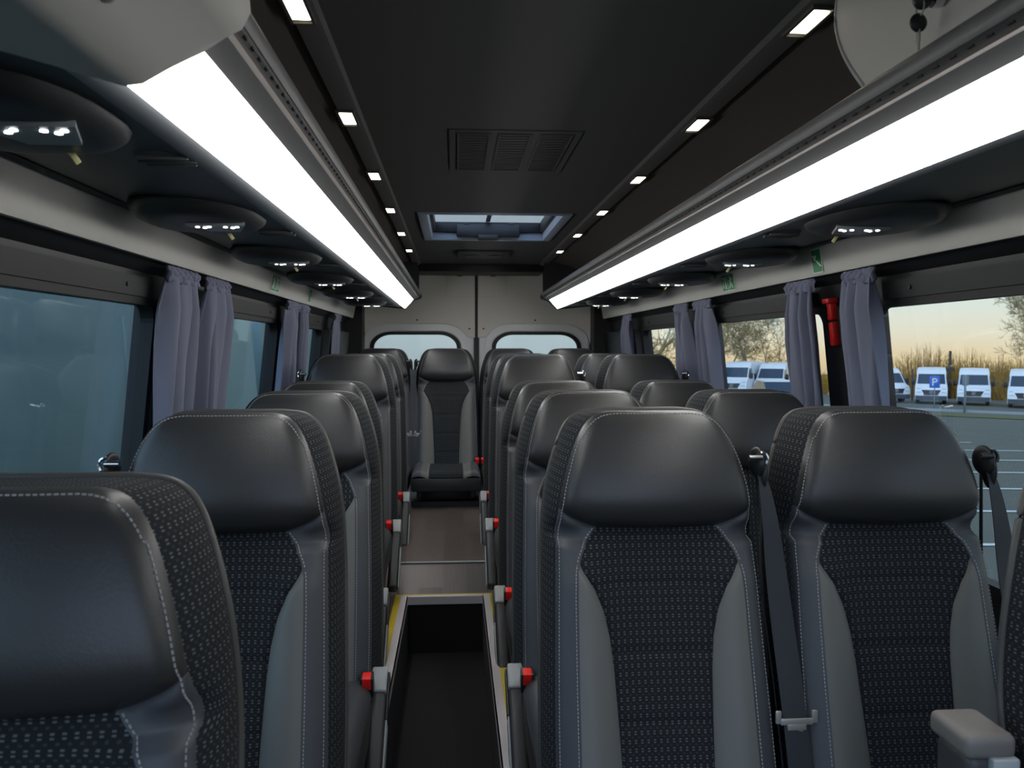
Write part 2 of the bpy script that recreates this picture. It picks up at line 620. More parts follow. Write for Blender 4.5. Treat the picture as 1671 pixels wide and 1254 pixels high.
# side walls
def wall(name, side):
    pane_y = [(-0.40 if side < 0 else 0.25, 2.33 if side < 0 else 2.30), (2.62, 3.92 if side < 0 else 3.80), (4.18, 5.2)]
    bm = bmesh.new()
    def slab(y0, y1, z0, z1, o0=0.0, o1=0.06):
        vsl = []
        for z in (z0, z1):
            w0 = wall_off(z)
            for d in (o0, o1):
                for y in (y0, y1):
                    vsl.append(bm.verts.new((CX + side * (w0 + d), y, z)))
        for q in ((0, 1, 3, 2), (4, 6, 7, 5), (0, 2, 6, 4), (1, 5, 7, 3), (0, 4, 5, 1), (2, 3, 7, 6)):
            bm.faces.new([vsl[i] for i in q])
    slab(Y0, 6.5, -1.32, WIN_Z0 - 0.03)
    slab(Y0, 6.5, WIN_Z1 + 0.005, 0.33)
    slab(Y0, pane_y[0][0] - 0.03, WIN_Z0 - 0.03, WIN_Z1 + 0.005)
    for a, b in zip(pane_y, pane_y[1:]):
        slab(a[1] + 0.03, b[0] - 0.03, WIN_Z0 - 0.03, WIN_Z1 + 0.005, -0.012, 0.06)
    slab(pane_y[-1][1] + 0.03, 6.5, WIN_Z0 - 0.03, WIN_Z1 + 0.005, -0.05, 0.06)
    struct(put(name, bm_mesh(bm, name, False), M['black']))
    # charcoal strip above the panes, one panel between posts, with little bolts
    ch = bmesh.new()
    for a, b in pane_y:
        v = []
        for z in (0.135, 0.185):
            for d in (-0.012, 0.004):
                for y in (a + 0.05, b - 0.08):
                    v.append(ch.verts.new((CX + side * (wall_off(z) + d), y, z)))
        for q in ((0, 1, 3, 2), (4, 6, 7, 5), (0, 2, 6, 4), (1, 5, 7, 3), (0, 4, 5, 1), (2, 3, 7, 6)):
            ch.faces.new([v[i] for i in q])
        for yb in (a + 0.2, b - 0.22):
            mt = Matrix.Translation((CX + side * (wall_off(0.16) - 0.012), yb, 0.16)) @ Matrix.Rotation(R(90), 4, 'Y')
            bmesh.ops.create_cone(ch, cap_ends=True, segments=10, radius1=0.007, radius2=0.005, depth=0.008, matrix=mt)
    o = put('trim_upper_' + name[5:], bm_mesh(ch, 'trim_upper', False), M['charcoal'])
    o.name = 'trim_%d' % (6 if side < 0 else 7)
    struct(o)
    return pane_y


def rounded_rect(y0, y1, z0, z1, r, n=6):
    pts = []
    for cy, cz, a0 in ((y1 - r, z1 - r, 0), (y0 + r, z1 - r, 90), (y0 + r, z0 + r, 180), (y1 - r, z0 + r, 270)):
        for k in range(n + 1):
            a = R(a0 + 90.0 * k / n)
            pts.append((cy + r * math.cos(a), cz + r * math.sin(a)))
    return pts


def window(idx, side, y0, y1):
    """black rubber ring with a rounded clear opening and one pane"""
    outer = rounded_rect(y0 - 0.035, y1 + 0.035, WIN_Z0 - 0.035, WIN_Z1 + 0.02, 0.02)
    inner = rounded_rect(y0, y1, WIN_Z0, WIN_Z1, 0.045)
    n = len(inner)
    V, Fc = [], []
    for d in (-0.006, 0.03):
        for ring in (outer, inner):
            for y, z in ring:
                V.append((CX + side * (wall_off(z) + d), y, z))
    for i in range(n):
        j = (i + 1) % n
        Fc += [(i, j, n + j, n + i), (2 * n + i, 3 * n + i, 3 * n + j, 2 * n + j), (n + i, n + j, 3 * n + j, 3 * n + i), (i, 2 * n + i, 2 * n + j, j)]
    fr = put('window_%d' % idx, mesh_from('window_frame', V, Fc, smooth=False), M['rubber'])
    struct(fr)
    pn = rounded_rect(y0 - 0.01, y1 + 0.01, WIN_Z0 - 0.01, WIN_Z1 + 0.01, 0.05)
    V = []
    for d in (0.010, 0.015):
        V += [(CX + side * (wall_off(z) + d), y, z) for y, z in pn]
    Fc = [tuple(range(n)), tuple(range(n, 2 * n))[::-1]] + [(i, (i + 1) % n, n + (i + 1) % n, n + i) for i in range(n)]
    put('pane', mesh_from('pane', V, Fc, smooth=False), M['pane'] if side > 0 else M['paneL'], fr)


panes = {-1: wall('wall_left', -1), 1: wall('wall_right', 1)}
k = 1
for side in (-1, 1):
    for a, b in panes[side]:
        window(k, side, a, b)
        k += 1
# sloping light-grey panel under the luggage racks
for side, n_ in ((-1, 4), (1, 5)):
    o = extrude_y('trim_%d' % n_, [(0.905, 0.322), (0.916, 0.316), (0.920, 0.311), (0.936, 0.231), (0.939, 0.2253), (0.95, 0.2253), (0.96, 0.235), (0.945, 0.33), (0.91, 0.33)], Y0, 6.22, M['panel'], side=side, angle=25)
    struct(o)
    o = extrude_y('trim_%d' % (n_ + 4), [(0.952, 0.236), (1.0, 0.20), (1.03, 0.20), (1.03, 0.33), (0.955, 0.33)], Y0, 6.3, M['black'], side=side)
    struct(o)

# rear wall with two doors
YB = 6.5
def arch(cx, hw, ztop, zbot, r, n=10):
    pts = [(cx - hw, zbot)]
    for a0, sx in ((180, -1), (90, 1)):
        for k_ in range(n + 1):
            a = R(a0 - 90.0 * k_ / n)
            pts.append((cx + sx * (hw - r) + r * math.cos(a), ztop - r * 0.72 + r * 0.72 * math.sin(a)))
    pts.append((cx + hw, zbot))
    return pts


def ring_xz(name, out, inn, y0, y1, m, parent):
    n = len(out)
    V, Fc = [], []
    for y in (y0, y1):
        for ring in (out, inn):
            V += [(x, y, z) for x, z in ring]
    for i in range(n):
        j = (i + 1) % n
        Fc += [(i, j, n + j, n + i), (2 * n + i, 3 * n + i, 3 * n + j, 2 * n + j), (n + i, n + j, 3 * n + j, 3 * n + i), (i, 2 * n + i, 2 * n + j, j)]
    bm = bmesh.new()
    me = mesh_from(name, V, Fc, smooth=False)
    bm.from_mesh(me)
    return put(name, bm_mesh(bm, name, True, 30), m, parent)


GAP = 0.170
for idx, s in ((1, -1), (2, 1)):
    xi = GAP + s * 0.012                     # edge at the gap
    xo = GAP + s * 0.92
    cxw = GAP + s * 0.475
    # painted leaf: frame around the opening
    leaf_in = arch(cxw, 0.345, 0.125, -0.60, 0.16)
    leaf_out_ = arch(cxw, 0.345, 0.125, -0.60, 0.16)
    # build leaf as panel with hole: ring between rectangle-projected outline and arch
    rect = []
    x_lo, x_hi = min(xi, xo), max(xi, xo)
    for x, z in leaf_in:
        dx, dz = x - cxw, z + 0.2
        fx = ((x_hi - cxw) / dx if dx > 0 else (x_lo - cxw) / dx) if abs(dx) > 1e-6 else 1e9
        fz = ((0.64 + 0.2) / dz if dz > 0 else (-1.3 + 0.2) / dz) if abs(dz) > 1e-6 else 1e9
        f_ = min(fx, fz)
        rect.append((cxw + dx * f_, -0.2 + dz * f_))
    rect[0] = (x_lo, -1.3)
    rect[-1] = (x_hi, -1.3)
    d_ = ring_xz('door_%d' % idx, rect, leaf_in, YB, YB + 0.06, M['white_metal'], None)
    struct(d_)
    # raised white frame, rubber seal, glass
    ring_xz('window_frame', arch(cxw, 0.405, 0.185, -0.63, 0.20), arch(cxw, 0.36, 0.138, -0.61, 0.17), YB - 0.035, YB + 0.01, M['white_metal'], d_)
    ring_xz('window_seal', arch(cxw, 0.352, 0.132, -0.61, 0.165), arch(cxw, 0.322, 0.108, -0.58, 0.14), YB - 0.012, YB + 0.03, M['rubber'], d_)
    g = arch(cxw, 0.33, 0.116, -0.59, 0.145)
    n = len(g)
    put('pane', mesh_from('pane', [(x, YB + 0.012, z) for x, z in g] + [(x, YB + 0.017, z) for x, z in g],
                          [tuple(range(n)), tuple(range(n, 2 * n))[::-1]] + [(i, (i + 1) % n, n + (i + 1) % n, n + i) for i in range(n)], smooth=False), M['rearpane'], d_)
    # grey lining above the window, cut out over the frame
    bm = bmesh.new()
    cut = [p for p in arch(cxw, 0.415, 0.195, 0.0, 0.205)]
    if s < 0:
        poly = [(x_lo, 0.0 + 0.05)] + [(x_lo, 0.62), (GAP - 0.009, 0.62), (GAP - 0.009, 0.09)]
    else:
        poly = [(x_lo - 0.003, 0.09), (x_lo - 0.003, 0.62), (x_hi, 0.62), (x_hi, 0.05)]
    arc = [p for p in cut if p[1] >= 0.05]
    arc = [p for p in arc if x_lo - 0.01 < p[0] < x_hi + 0.01]
    # columns of quads: from the arc (or lower edge) up to the top
    xs = [x_lo + (x_hi - x_lo) * i / 60 for i in range(61)]
    def low(x):
        z = 0.09 if (abs(x - GAP) < abs(cxw - GAP)) else 0.03
        best = None
        for (xa, za), (xb, zb) in zip(cut, cut[1:]):
            if min(xa, xb) - 1e-9 <= x <= max(xa, xb) + 1e-9 and abs(xb - xa) > 1e-6:
                zz = za + (zb - za) * (x - xa) / (xb - xa)
                best = zz if best is None else max(best, zz)
        return z if best is None else max(best, z)
    fr_, bk_ = [], []
    for x in xs:
        zl = low(x)
        fr_.append([bm.verts.new((x, YB - 0.03, zl + (0.62 - zl) * i / 4)) for i in range(5)])
        bk_.append([bm.verts.new((x, YB - 0.002, zl + (0.62 - zl) * i / 4)) for i in range(5)])
    for i in range(60):
        for j in range(4):
            bm.faces.new((fr_[i][j], fr_[i + 1][j], fr_[i + 1][j + 1], fr_[i][j + 1]))
        bm.faces.new((fr_[i][0], bk_[i][0], bk_[i + 1][0], fr_[i + 1][0]))
    for side_col in (0, 60):
        for j in range(4):
            bm.faces.new((fr_[side_col][j], fr_[side_col][j + 1], bk_[side_col][j + 1], bk_[side_col][j]))
    put('door_lining', bm_mesh(bm, 'door_lining', True, 30), M['lining'], d_)
    # faint rounded cover at the top beside the gap, latch and screws
    box('latch_cover', GAP + s * 0.015, GAP + s * 0.235, YB - 0.036, YB - 0.028, 0.40, 0.60, M['lining'], d_, bev=0.0035)
    boxes('latch', [(GAP + s * 0.11, GAP + s * 0.15, YB - 0.05, YB - 0.034, 0.560, 0.580)], M['plastic'], d_, bev=0.003)
    bm = bmesh.new()
    for sx_, sz_ in ((0.46, 0.222), (0.055, 0.155)):
        bmesh.ops.create_cone(bm, cap_ends=True, segments=10, radius1=0.007, radius2=0.006, depth=0.006,
                              matrix=Matrix.Translation((GAP + s * sx_, YB - 0.033, sz_)) @ Matrix.Rotation(R(90), 4, 'X'))
    put('screw', bm_mesh(bm, 'screw'), M['rubber'], d_)
# rubber strip in the gap
struct(box('trim_10', GAP - 0.011, GAP + 0.011, YB - 0.026, YB + 0.02, -1.3, 0.62, M['rubber']))
struct(box('trim_14', GAP - 0.02, GAP + 0.02, YB - 0.034, YB - 0.001, -0.95, 0.085, M['rubber'], bev=0.006))
# frame of the rear opening: black posts and dark header
struct(boxes('wall_back', [(CX - 1.10, CX - 0.88, 6.30, 6.62, -1.3, 0.64), (CX + 0.88, CX + 1.10, 6.30, 6.62, -1.3, 0.64), (CX - 1.0, CX + 1.0, 6.38, 6.62, 0.60, 0.72)], M['black']))
struct(box('trim_11', CX - 0.47, CX + 0.47, 6.06, 6.40, 0.56, 0.66, M['black'], bev=0.01))
# unseen wall added behind the eye point; windscreen opening sized to set front light
struct(boxes('wall_front', [(CX - 1.1, CX - 0.75, Y0 - 0.06, Y0, -1.3, 0.7), (CX + 0.75, CX + 1.1, Y0 - 0.06, Y0, -1.3, 0.7), (CX - 0.75, CX + 0.75, Y0 - 0.06, Y0, 0.45, 0.7), (CX - 0.75, CX + 0.75, Y0 - 0.06, Y0, -1.3, -0.75)], M['charcoal']))

# =================================================================== LUGGAGE RACKS AND STRIP LIGHTS
def rack(side, y0, y1, label):
    t = thing('luggage_rack', label, 'luggage rack', (CX + side * 0.6, (y0 + y1) / 2, 0.30), 0, 'overhead luggage racks')
    ox, oy, oz = t.location
    def ex(name, pts, a, b, m, **kw):
        o = extrude_y(name, [(x, z - oz) for x, z in pts], a - oy, b - oy, m, t, side=side, cx=CX - ox, **kw)
        return o
    ex('rail', [(0.4245, 0.392), (0.4290, 0.3935), (0.433, 0.391), (0.433, 0.366), (0.4240, 0.3655), (0.4200, 0.372), (0.4195, 0.380), (0.4210, 0.388)], y0, y1, M['rackgrey'], angle=50)
    ex('groove', [(0.4255, 0.3660), (0.4400, 0.3660), (0.4400, 0.3600), (0.4285, 0.3610)], y0, y1, M['rubber'])
    ex('fascia', [(0.4275, 0.3620), (0.4400, 0.3640), (0.478, 0.352), (0.4680, 0.3362), (0.455, 0.3435), (0.441, 0.3525)], y0, y1, M['rackgrey'], angle=30)
    bm = bmesh.new()
    yy = y0 + 0.03
    while yy < y1 - 0.05:
        add_box(bm, CX - ox + side * 0.4315 - 0.004, CX - ox + side * 0.4315 + 0.004, yy - oy, yy + 0.012 - oy, 0.3595 - oz, 0.3645 - oz)
        yy += 0.036
    o = put('vent_slots', bm_mesh(bm, 'vent_slots', False), M['rubber'], t)
    ex('lower_bezel', [(0.5345, 0.2875), (0.545, 0.2865), (0.562, 0.2860), (0.578, 0.2862), (0.588, 0.288), (0.592, 0.294), (0.535, 0.296)], y0, y1, M['bezelgrey'], angle=40)
    ex('underside', [(0.588, 0.290), (0.60, 0.2915), (0.72, 0.301), (0.848, 0.311), (0.918, 0.317), (0.918, 0.328), (0.60, 0.304)], y0, y1 + 0.02, M['rackdark'], angle=30)
    ex('shelf', [(0.433, 0.386), (0.46, 0.372), (0.90, 0.372), (0.90, 0.352), (0.46, 0.352), (0.433, 0.352)], y0, y1, M['ledtinted'])
    ex('edge_bead', [(0.896, 0.3130), (0.908, 0.3085), (0.918, 0.3110), (0.918, 0.317)], y0, y1 + 0.02, M['charcoal'])
    # end plate towards the rear doors
    prof = [(0.433, 0.392), (0.420, 0.385), (0.413, 0.366), (0.42, 0.348), (0.465, 0.334), (0.527, 0.277), (0.59, 0.280), (0.915, 0.314), (0.94, 0.36), (0.93, 0.40), (0.86, 0.47), (0.76, 0.53), (0.62, 0.585), (0.50, 0.612), (0.445, 0.600), (0.432, 0.52)]
    ex('end_plate', prof, y1, y1 + 0.02, M['charcoal'])
    l = thing('strip_light', 'long white light strip under the %s luggage rack' % ('left' if side < 0 else 'right'), 'light', (CX + side * 0.5, (y0 + y1) / 2, 0.31), 0, 'strip lights under the luggage racks')
    lx, ly, lz = l.location
    extrude_y('diffuser', [(0.4690, 0.3352 - lz), (0.482, 0.3190 - lz), (0.504, 0.2945 - lz), (0.518, 0.2800 - lz), (0.525, 0.2760 - lz), (0.531, 0.2775 - lz), (0.534, 0.2810 - lz), (0.534, 0.292 - lz), (0.475, 0.343 - lz)], y0 + 0.01 - ly, y1 - 0.10 - ly, M['strip'], l, side=side, cx=CX - lx, angle=60)
    extrude_y('end_cap', [(0.4685, 0.3350 - lz), (0.527, 0.2770 - lz), (0.534, 0.292 - lz), (0.475, 0.343 - lz)], y1 - 0.10 - ly, y1 - ly, M['rackgrey'], l, side=side, cx=CX - lx)
    return t


rack(-1, 0.78, 5.80, 'grey luggage rack along the left side ending in a rounded grey cover')
rack(1, 0.10, 5.80, 'grey luggage rack along the right side below the keyed locker')

# left front: rounded cover closing the front end of the left rack
t = thing('rack_end_cover', 'big rounded light grey cover at the front end of the left luggage rack', 'cover', (CX - 0.65, 0.66, 0.30))
ox, oy, oz = t.location
cs = extrude_y('cover_shell', [(x, z - oz) for x, z in [(0.414, 0.46), (0.416, 0.40), (0.4145, 0.378), (0.423, 0.357), (0.440, 0.345), (0.464, 0.329), (0.490, 0.300), (0.512, 0.277), (0.528, 0.271), (0.56, 0.277), (0.60, 0.283), (0.67, 0.292), (0.78, 0.303), (0.90, 0.311), (0.93, 0.36), (0.90, 0.43), (0.80, 0.515), (0.66, 0.575), (0.48, 0.606), (0.42, 0.598)]],
          0.40 - oy, 0.95 - oy, M['panel'], t, side=-1, cx=CX - ox, angle=60, bev=0.006)
for v in cs.data.vertices:                      # its rear end is cut on the slant
    if v.co.y > 0:
        v.co.y -= 0.64 * ((CX - ox - v.co.x) - 0.447)
bm = bmesh.new()
for ox_, oz_ in ((0.487, 0.3035), (0.4165, 0.371)):
    bmesh.ops.create_uvsphere(bm, u_segments=12, v_segments=8, radius=0.009, matrix=Matrix.Translation((-ox_ + CX - ox, (0.75 if ox_ > 0.45 else 0.90) - oy, oz_ - oz)) @ Matrix.Diagonal((1, 1, 0.5, 1)))
put('screw_cap', bm_mesh(bm, 'screw_cap'), M['cap'], t)

# right front: locker in the rack with a key in its lock
t = thing('locker', 'light grey locker panel with a curved edge above the right rack', 'locker', (CX + 0.5, 0.75, 0.49))
ox, oy, oz = t.location
bm = bmesh.new()
edge = []
for i in range(13):
    f_ = i / 12
    z = 0.396 + 0.206 * f_
    edge.append((1.225 + 0.165 * math.sin(f_ * math.pi / 2) , z))
vf, vb = [], []
for y, z in edge:
    x = 0.430 + 0.035 * ((z - 0.396) / 0.206)
    vf.append([bm.verts.new((CX + x - ox, yy - oy, z - oz)) for yy in (0.25, 0.7, y)])
    vb.append([bm.verts.new((CX + x + 0.02 - ox, yy - oy, z - oz)) for yy in (0.25, 0.7, y)])
for i in range(12):
    for j in range(2):
        bm.faces.new((vf[i][j], vf[i][j + 1], vf[i + 1][j + 1], vf[i + 1][j]))
        bm.faces.new((vb[i][j], vb[i + 1][j], vb[i + 1][j + 1], vb[i][j + 1]))
    bm.faces.new((vf[i][2], vb[i][2], vb[i + 1][2], vf[i + 1][2]))
    bm.faces.new((vf[i][0], vf[i + 1][0], vb[i + 1][0], vb[i][0]))
for i in (0, 12):
    for j in range(2):
        bm.faces.new((vf[i][j], vf[i][j + 1], vb[i][j + 1], vb[i][j]))
put('door', bm_mesh(bm, 'door', True, 40), M['panel'], t)
V, Fc = [], []
tube_into(V, Fc, [(CX + 0.430 + 0.035 * ((z - 0.396) / 0.206) - ox + 0.002, y + 0.003 - oy, z - oz) for y, z in edge], 0.0045, 8)
put('door_edging', mesh_from('door_edging', V, Fc), M['cap'], t)
KY = 1.035
bm = bmesh.new()
bmesh.ops.create_cone(bm, cap_ends=True, segments=20, radius1=0.011, radius2=0.011, depth=0.012, matrix=Matrix.Translation((CX + 0.428 - ox, KY - oy, 0.446 - oz)) @ Matrix.Rotation(R(90), 4, 'Y'))
put('lock', bm_mesh(bm, 'lock'), M['chrome'], t)
kt = thing('key', 'black-headed key hanging from the lock of the right locker', 'key', (CX + 0.405, KY, 0.425))
kx, ky, kz = kt.location
bm = bmesh.new()
bmesh.ops.create_uvsphere(bm, u_segments=16, v_segments=10, radius=0.0125, matrix=Matrix.Translation((CX + 0.408 - kx, 0, 0.444 - kz)) @ Matrix.Diagonal((1, 0.6, 1, 1)))
add_box(bm, CX + 0.412 - kx, CX + 0.424 - kx, -0.003, 0.003, 0.442 - kz, 0.447 - kz)
put('inserted_head', bm_mesh(bm, 'inserted_head'), M['plastic'], kt)
bm = bmesh.new()
bmesh.ops.create_uvsphere(bm, u_segments=20, v_segments=12, radius=0.0115, matrix=Matrix.Translation((0, 0.002, -0.009)) @ Matrix.Diagonal((1, 0.45, 1.05, 1)))
put('hanging_head', bm_mesh(bm, 'hanging_head'), M['plastic'], kt)
bm = bmesh.new()
add_box(bm, -0.001, 0.001, -0.0025, 0.0055, -0.034, -0.018, 0.0005)
add_box(bm, -0.001, 0.001, -0.0015, 0.0025, -0.045, -0.033, 0.0005)
put('blade', bm_mesh(bm, 'blade'), M['steel'], kt)
V, Fc = [], []
tube_into(V, Fc, [(0.001, 0.009 * math.sin(a * math.pi / 8) , 0.009 + 0.010 * math.cos(a * math.pi / 8)) for a in range(17)], 0.0012, 6, False)
put('key_ring', mesh_from('key_ring', V, Fc), M['steel'], kt)

# ceiling downlights
LED_Y = [0.78, 1.50, 2.20, 2.92, 3.63, 4.36, 5.10]
ordn = ['front', 'second', 'third', 'fourth', 'fifth', 'sixth', 'rearmost']
sharedled = {}
for side, sn in ((-1, 'left'), (1, 'right')):
    for i, y in enumerate(LED_Y[1:]):
        nm = ['largest, nearest', 'second nearest', 'third nearest', 'third farthest', 'second farthest', 'farthest'][i]
        t = thing('downlight', 'small warm downlight in the %s ceiling channel, %s of its row' % (sn, nm), 'light', (CX + side * 0.4615, y, 0.598), 0, 'warm downlights in the ceiling channels')
        if 'b' not in sharedled:
            bm = bmesh.new()
            for q in ((-0.023, -0.017, -0.07, 0.07), (0.017, 0.023, -0.07, 0.07), (-0.017, 0.017, -0.07, -0.063), (-0.017, 0.017, 0.063, 0.07)):
                add_box(bm, q[0], q[1], q[2], q[3], -0.004, 0.002)
            sharedled['b'] = bm_mesh(bm, 'bezel', False)
            bm = bmesh.new()
            add_box(bm, -0.017, 0.017, -0.05, 0.05, -0.0035, 0.002, 0.003)
            sharedled['l'] = bm_mesh(bm, 'lamp')
        put('bezel', sharedled['b'], M['ceil'], t)
        put('lamp', sharedled['l'], M['led'], t)

# reading-light pods under the racks
POD_Y = [1.08, 1.88, 2.68, 3.52, 4.40, 5.24]
podm = {}
def make_pod(side, y, label):
    t = thing('reading_light', label, 'reading light', (CX + side * (0.74 if side > 0 else 0.722), y * (0.975 if side > 0 else 1.0), 0.290), 0, 'reading lights and air vents under the racks')
    s = side
    key = 'r' if s > 0 else 'l'
    if key not in podm:
        # housing: smooth lens-shaped pod, outboard end reaching over the grey panel
        V, Fc = [], []
        nu, nv = 28, 8
        for j in range(nv + 1):
            f_ = j / nv
            sc = math.cos(f_ * math.pi / 2) ** 0.45 if f_ < 1 else 0.0
            zz = 0.016 - 0.036 * math.sin(f_ * math.pi / 2)
            for i in range(nu):
                a = 2 * math.pi * i / nu
                ca, sa = math.cos(a), math.sin(a)
                px = 0.135 * abs(ca) ** 0.8 * (1 if ca > 0 else -1)
                py = 0.175 * abs(sa) ** 0.8 * (1 if sa > 0 else -1)
                V.append((s * (px * (0.45 + 0.55 * sc) + 0.022), py * (0.45 + 0.55 * sc), zz))
        for j in range(nv):
            for i in range(nu):
                Fc.append((j * nu + i, j * nu + (i + 1) % nu, (j + 1) * nu + (i + 1) % nu, (j + 1) * nu + i))
        Fc.append(tuple(nv * nu + i for i in range(nu)))
        Fc.append(tuple(range(nu))[::-1])
        podm[key + 'h'] = mesh_from('housing', V, Fc)
        bm = bmesh.new()
        q_ = [(-0.062, -0.046), (0.064, -0.046), (0.036, 0.046), (-0.030, 0.046)]
        a_ = [bm.verts.new((s * x_, y_, -0.0255)) for x_, y_ in q_]
        b_ = [bm.verts.new((s * x_, y_, -0.012)) for x_, y_ in q_]
        bm.faces.new(a_)
        bm.faces.new(b_)
        for i_ in range(4):
            bm.faces.new((a_[i_], a_[(i_ + 1) % 4], b_[(i_ + 1) % 4], b_[i_]))
        podm[key + 'lens'] = bm_mesh(bm, 'lens', False)
        bm = bmesh.new()
        bmesh.ops.create_icosphere(bm, subdivisions=1, radius=0.0055, matrix=Matrix.Diagonal((1, 1, 0.4, 1)))
        podm[key + 'led'] = bm_mesh(bm, 'led')
        # air nozzle: disc with a raised slotted ring
        bm = bmesh.new()
        bmesh.ops.create_cone(bm, cap_ends=True, segments=28, radius1=0.046, radius2=0.052, depth=0.012)
        for q in (-0.022, 0.0, 0.022):
            hw = math.sqrt(0.044 ** 2 - q * q)
            add_box(bm, -hw, hw, q - 0.004, q + 0.004, -0.012, -0.004, 0.002)
        podm[key + 'noz'] = bm_mesh(bm, 'air_nozzle', True, 30)
        bm = bmesh.new()
        add_box(bm, -0.004, 0.004, -0.001, 0.001, -0.022, 0.002, 0.0006, mtx=Matrix.Rotation(R(35) * s, 4, 'Y'))
        podm[key + 'tab'] = bm_mesh(bm, 'pull_tab')
        key_ok = True
    put('housing', podm[key + 'h'], M['rackdark'], t)
    put('lens', podm[key + 'lens'], M['lens'], t, (-s * 0.022, 0, 0))
    for cxl in (-0.036, 0.034):
        for j, (dx, dy) in enumerate(((-0.013, -0.004), (0.0, 0.006), (0.012, -0.006))):
            put('led', podm[key + 'led'], M['readled'], t, (-s * 0.022 + cxl * 0.85 + dx, dy - 0.022, -0.0258))
    put('air_nozzle', podm[key + 'noz'], M['nozzle'], t, (-s * 0.095, 0.24, 0.007))
    put('pull_tab', podm[key + 'tab'], M['pulltab'], t, (-s * 0.005, 0.115, -0.016))


M['nozzle'] = mat('grey_air_nozzle', srgb(62, 65, 67), 0.65)
M['pulltab'] = mat('yellowed_plastic', srgb(225, 220, 160), 0.5)
for side, sn in ((-1, 'left'), (1, 'right')):
    for i, y in enumerate(POD_Y):
        if side > 0 and i == 0:
            continue
        nn = {-1: ['nearest the camera', 'second from the front', 'third from the front', 'fourth from the front', 'second from the rear', 'nearest the rear doors'],
              1: ['', 'nearest the camera', 'second from the front', 'third from the front', 'second from the rear', 'nearest the rear doors']}[side][i]
        make_pod(side, y, 'black reading light pod under the %s rack, %s' % (sn, nn))

# roof hatch
t = thing('roof_hatch', 'glazed roof hatch with black handle bar in the dark ceiling', 'roof hatch', (CX, (HY0 + HY1) / 2, 0.62))
hx, hy, hz = t.location
a, b = (HX1 - HX0) / 2, (HY1 - HY0) / 2
def frame4(name, o, i, z0, z1, m, rim=None):
    return boxes(name, [(-o, o, -o - (b - a), -i - (b - a), z0, z1), (-o, o, i + (b - a), o + (b - a), z0, z1), (-o, -i, -i - (b - a), i + (b - a), z0, z1), (i, o, -i - (b - a), i + (b - a), z0, z1)], m, t, 0.003)
boxes('liner', [(-a - 0.035, a + 0.035, b - 0.01, b + 0.03, -0.012, 0.012), (-a - 0.035, a + 0.035, -b - 0.03, -b + 0.005, -0.012, 0.012), (-a - 0.035, -a + 0.01, -b, b, -0.012, 0.012), (a - 0.01, a + 0.035, -b, b, -0.012, 0.012),
                (-a, a, b - 0.012, b, 0.0, 0.030), (-a, -a + 0.012, -b, b, 0.0, 0.030), (a - 0.012, a, -b, b, 0.0, 0.030)], M['bluegrey'], t, 0.003)
boxes('frame', [(-a, a, b - 0.035, b - 0.001, 0.028, 0.085), (-a, a, -b, -b + 0.02, 0.012, 0.085), (-a, -a + 0.03, -b, b, 0.03, 0.085), (a - 0.03, a, -b, b, 0.03, 0.085)], M['rubber'], t, 0.004)
box('pane', -a + 0.01, a - 0.01, -b + 0.01, b - 0.01, 0.080, 0.086, M['hatchpane'], t)
bm = bmesh.new()
add_box(bm, -0.175, 0.175, b - 0.075, b - 0.03, -0.002, 0.066, 0.008)
add_box(bm, -0.055, 0.055, b - 0.085, b - 0.02, -0.018, 0.010, 0.006)
add_box(bm, -0.135, -0.105, b - 0.07, b - 0.04, 0.064, 0.076, 0.003)
add_box(bm, 0.115, 0.145, b - 0.07, b - 0.04, 0.064, 0.076, 0.003)
put('handle_bar', bm_mesh(bm, 'handle_bar'), M['plastic'], t)
box('cross_bar', -0.012, 0.012, -b + 0.02, b - 0.03, 0.086, 0.10, M['grey_side'], t)

# ceiling air vent
t = thing('ceiling_vent', 'dark ceiling vent panel with three grilles ahead of the roof hatch', 'vent', (0.176, 2.62, 0.614))
boxes('panel', [(-0.19, 0.19, -0.27, 0.27, -0.002, 0.001)], M['ceil'], t)
gb = bmesh.new()
for i in range(-7, 8):
    add_box(gb, -0.042, 0.042, i * 0.03 - 0.003, i * 0.03 + 0.003, -0.0022, -0.001)
for q in ((-0.048, -0.042, -0.235, 0.235), (0.042, 0.048, -0.235, 0.235), (-0.048, 0.048, -0.24, -0.232), (-0.048, 0.048, 0.232, 0.24)):
    add_box(gb, q[0], q[1], q[2], q[3], -0.0028, -0.001)
gm = bm_mesh(gb, 'grille', False)
for i in (-1, 0, 1):
    put('grille', gm, M['ceil'], t, (i * 0.118, 0, -0.002))

# dark speaker vents on the ceiling behind the hatch
t = thing('ceiling_speaker', 'dark low console with two round openings behind the roof hatch', 'speaker', (CX, 5.35, 0.612))
V, Fc = [], []
box('console', -0.17, 0.17, -0.16, 0.16, -0.014, 0.003, M['ceil'], t, 0.008)
for sx in (-1, 1):
    bm = bmesh.new()
    bmesh.ops.create_cone(bm, cap_ends=True, segments=24, radius1=0.05, radius2=0.055, depth=0.008)
    put('mesh_cover', bm_mesh(bm, 'mesh_cover'), M['rubber'], t, (sx * 0.075, 0, -0.016))

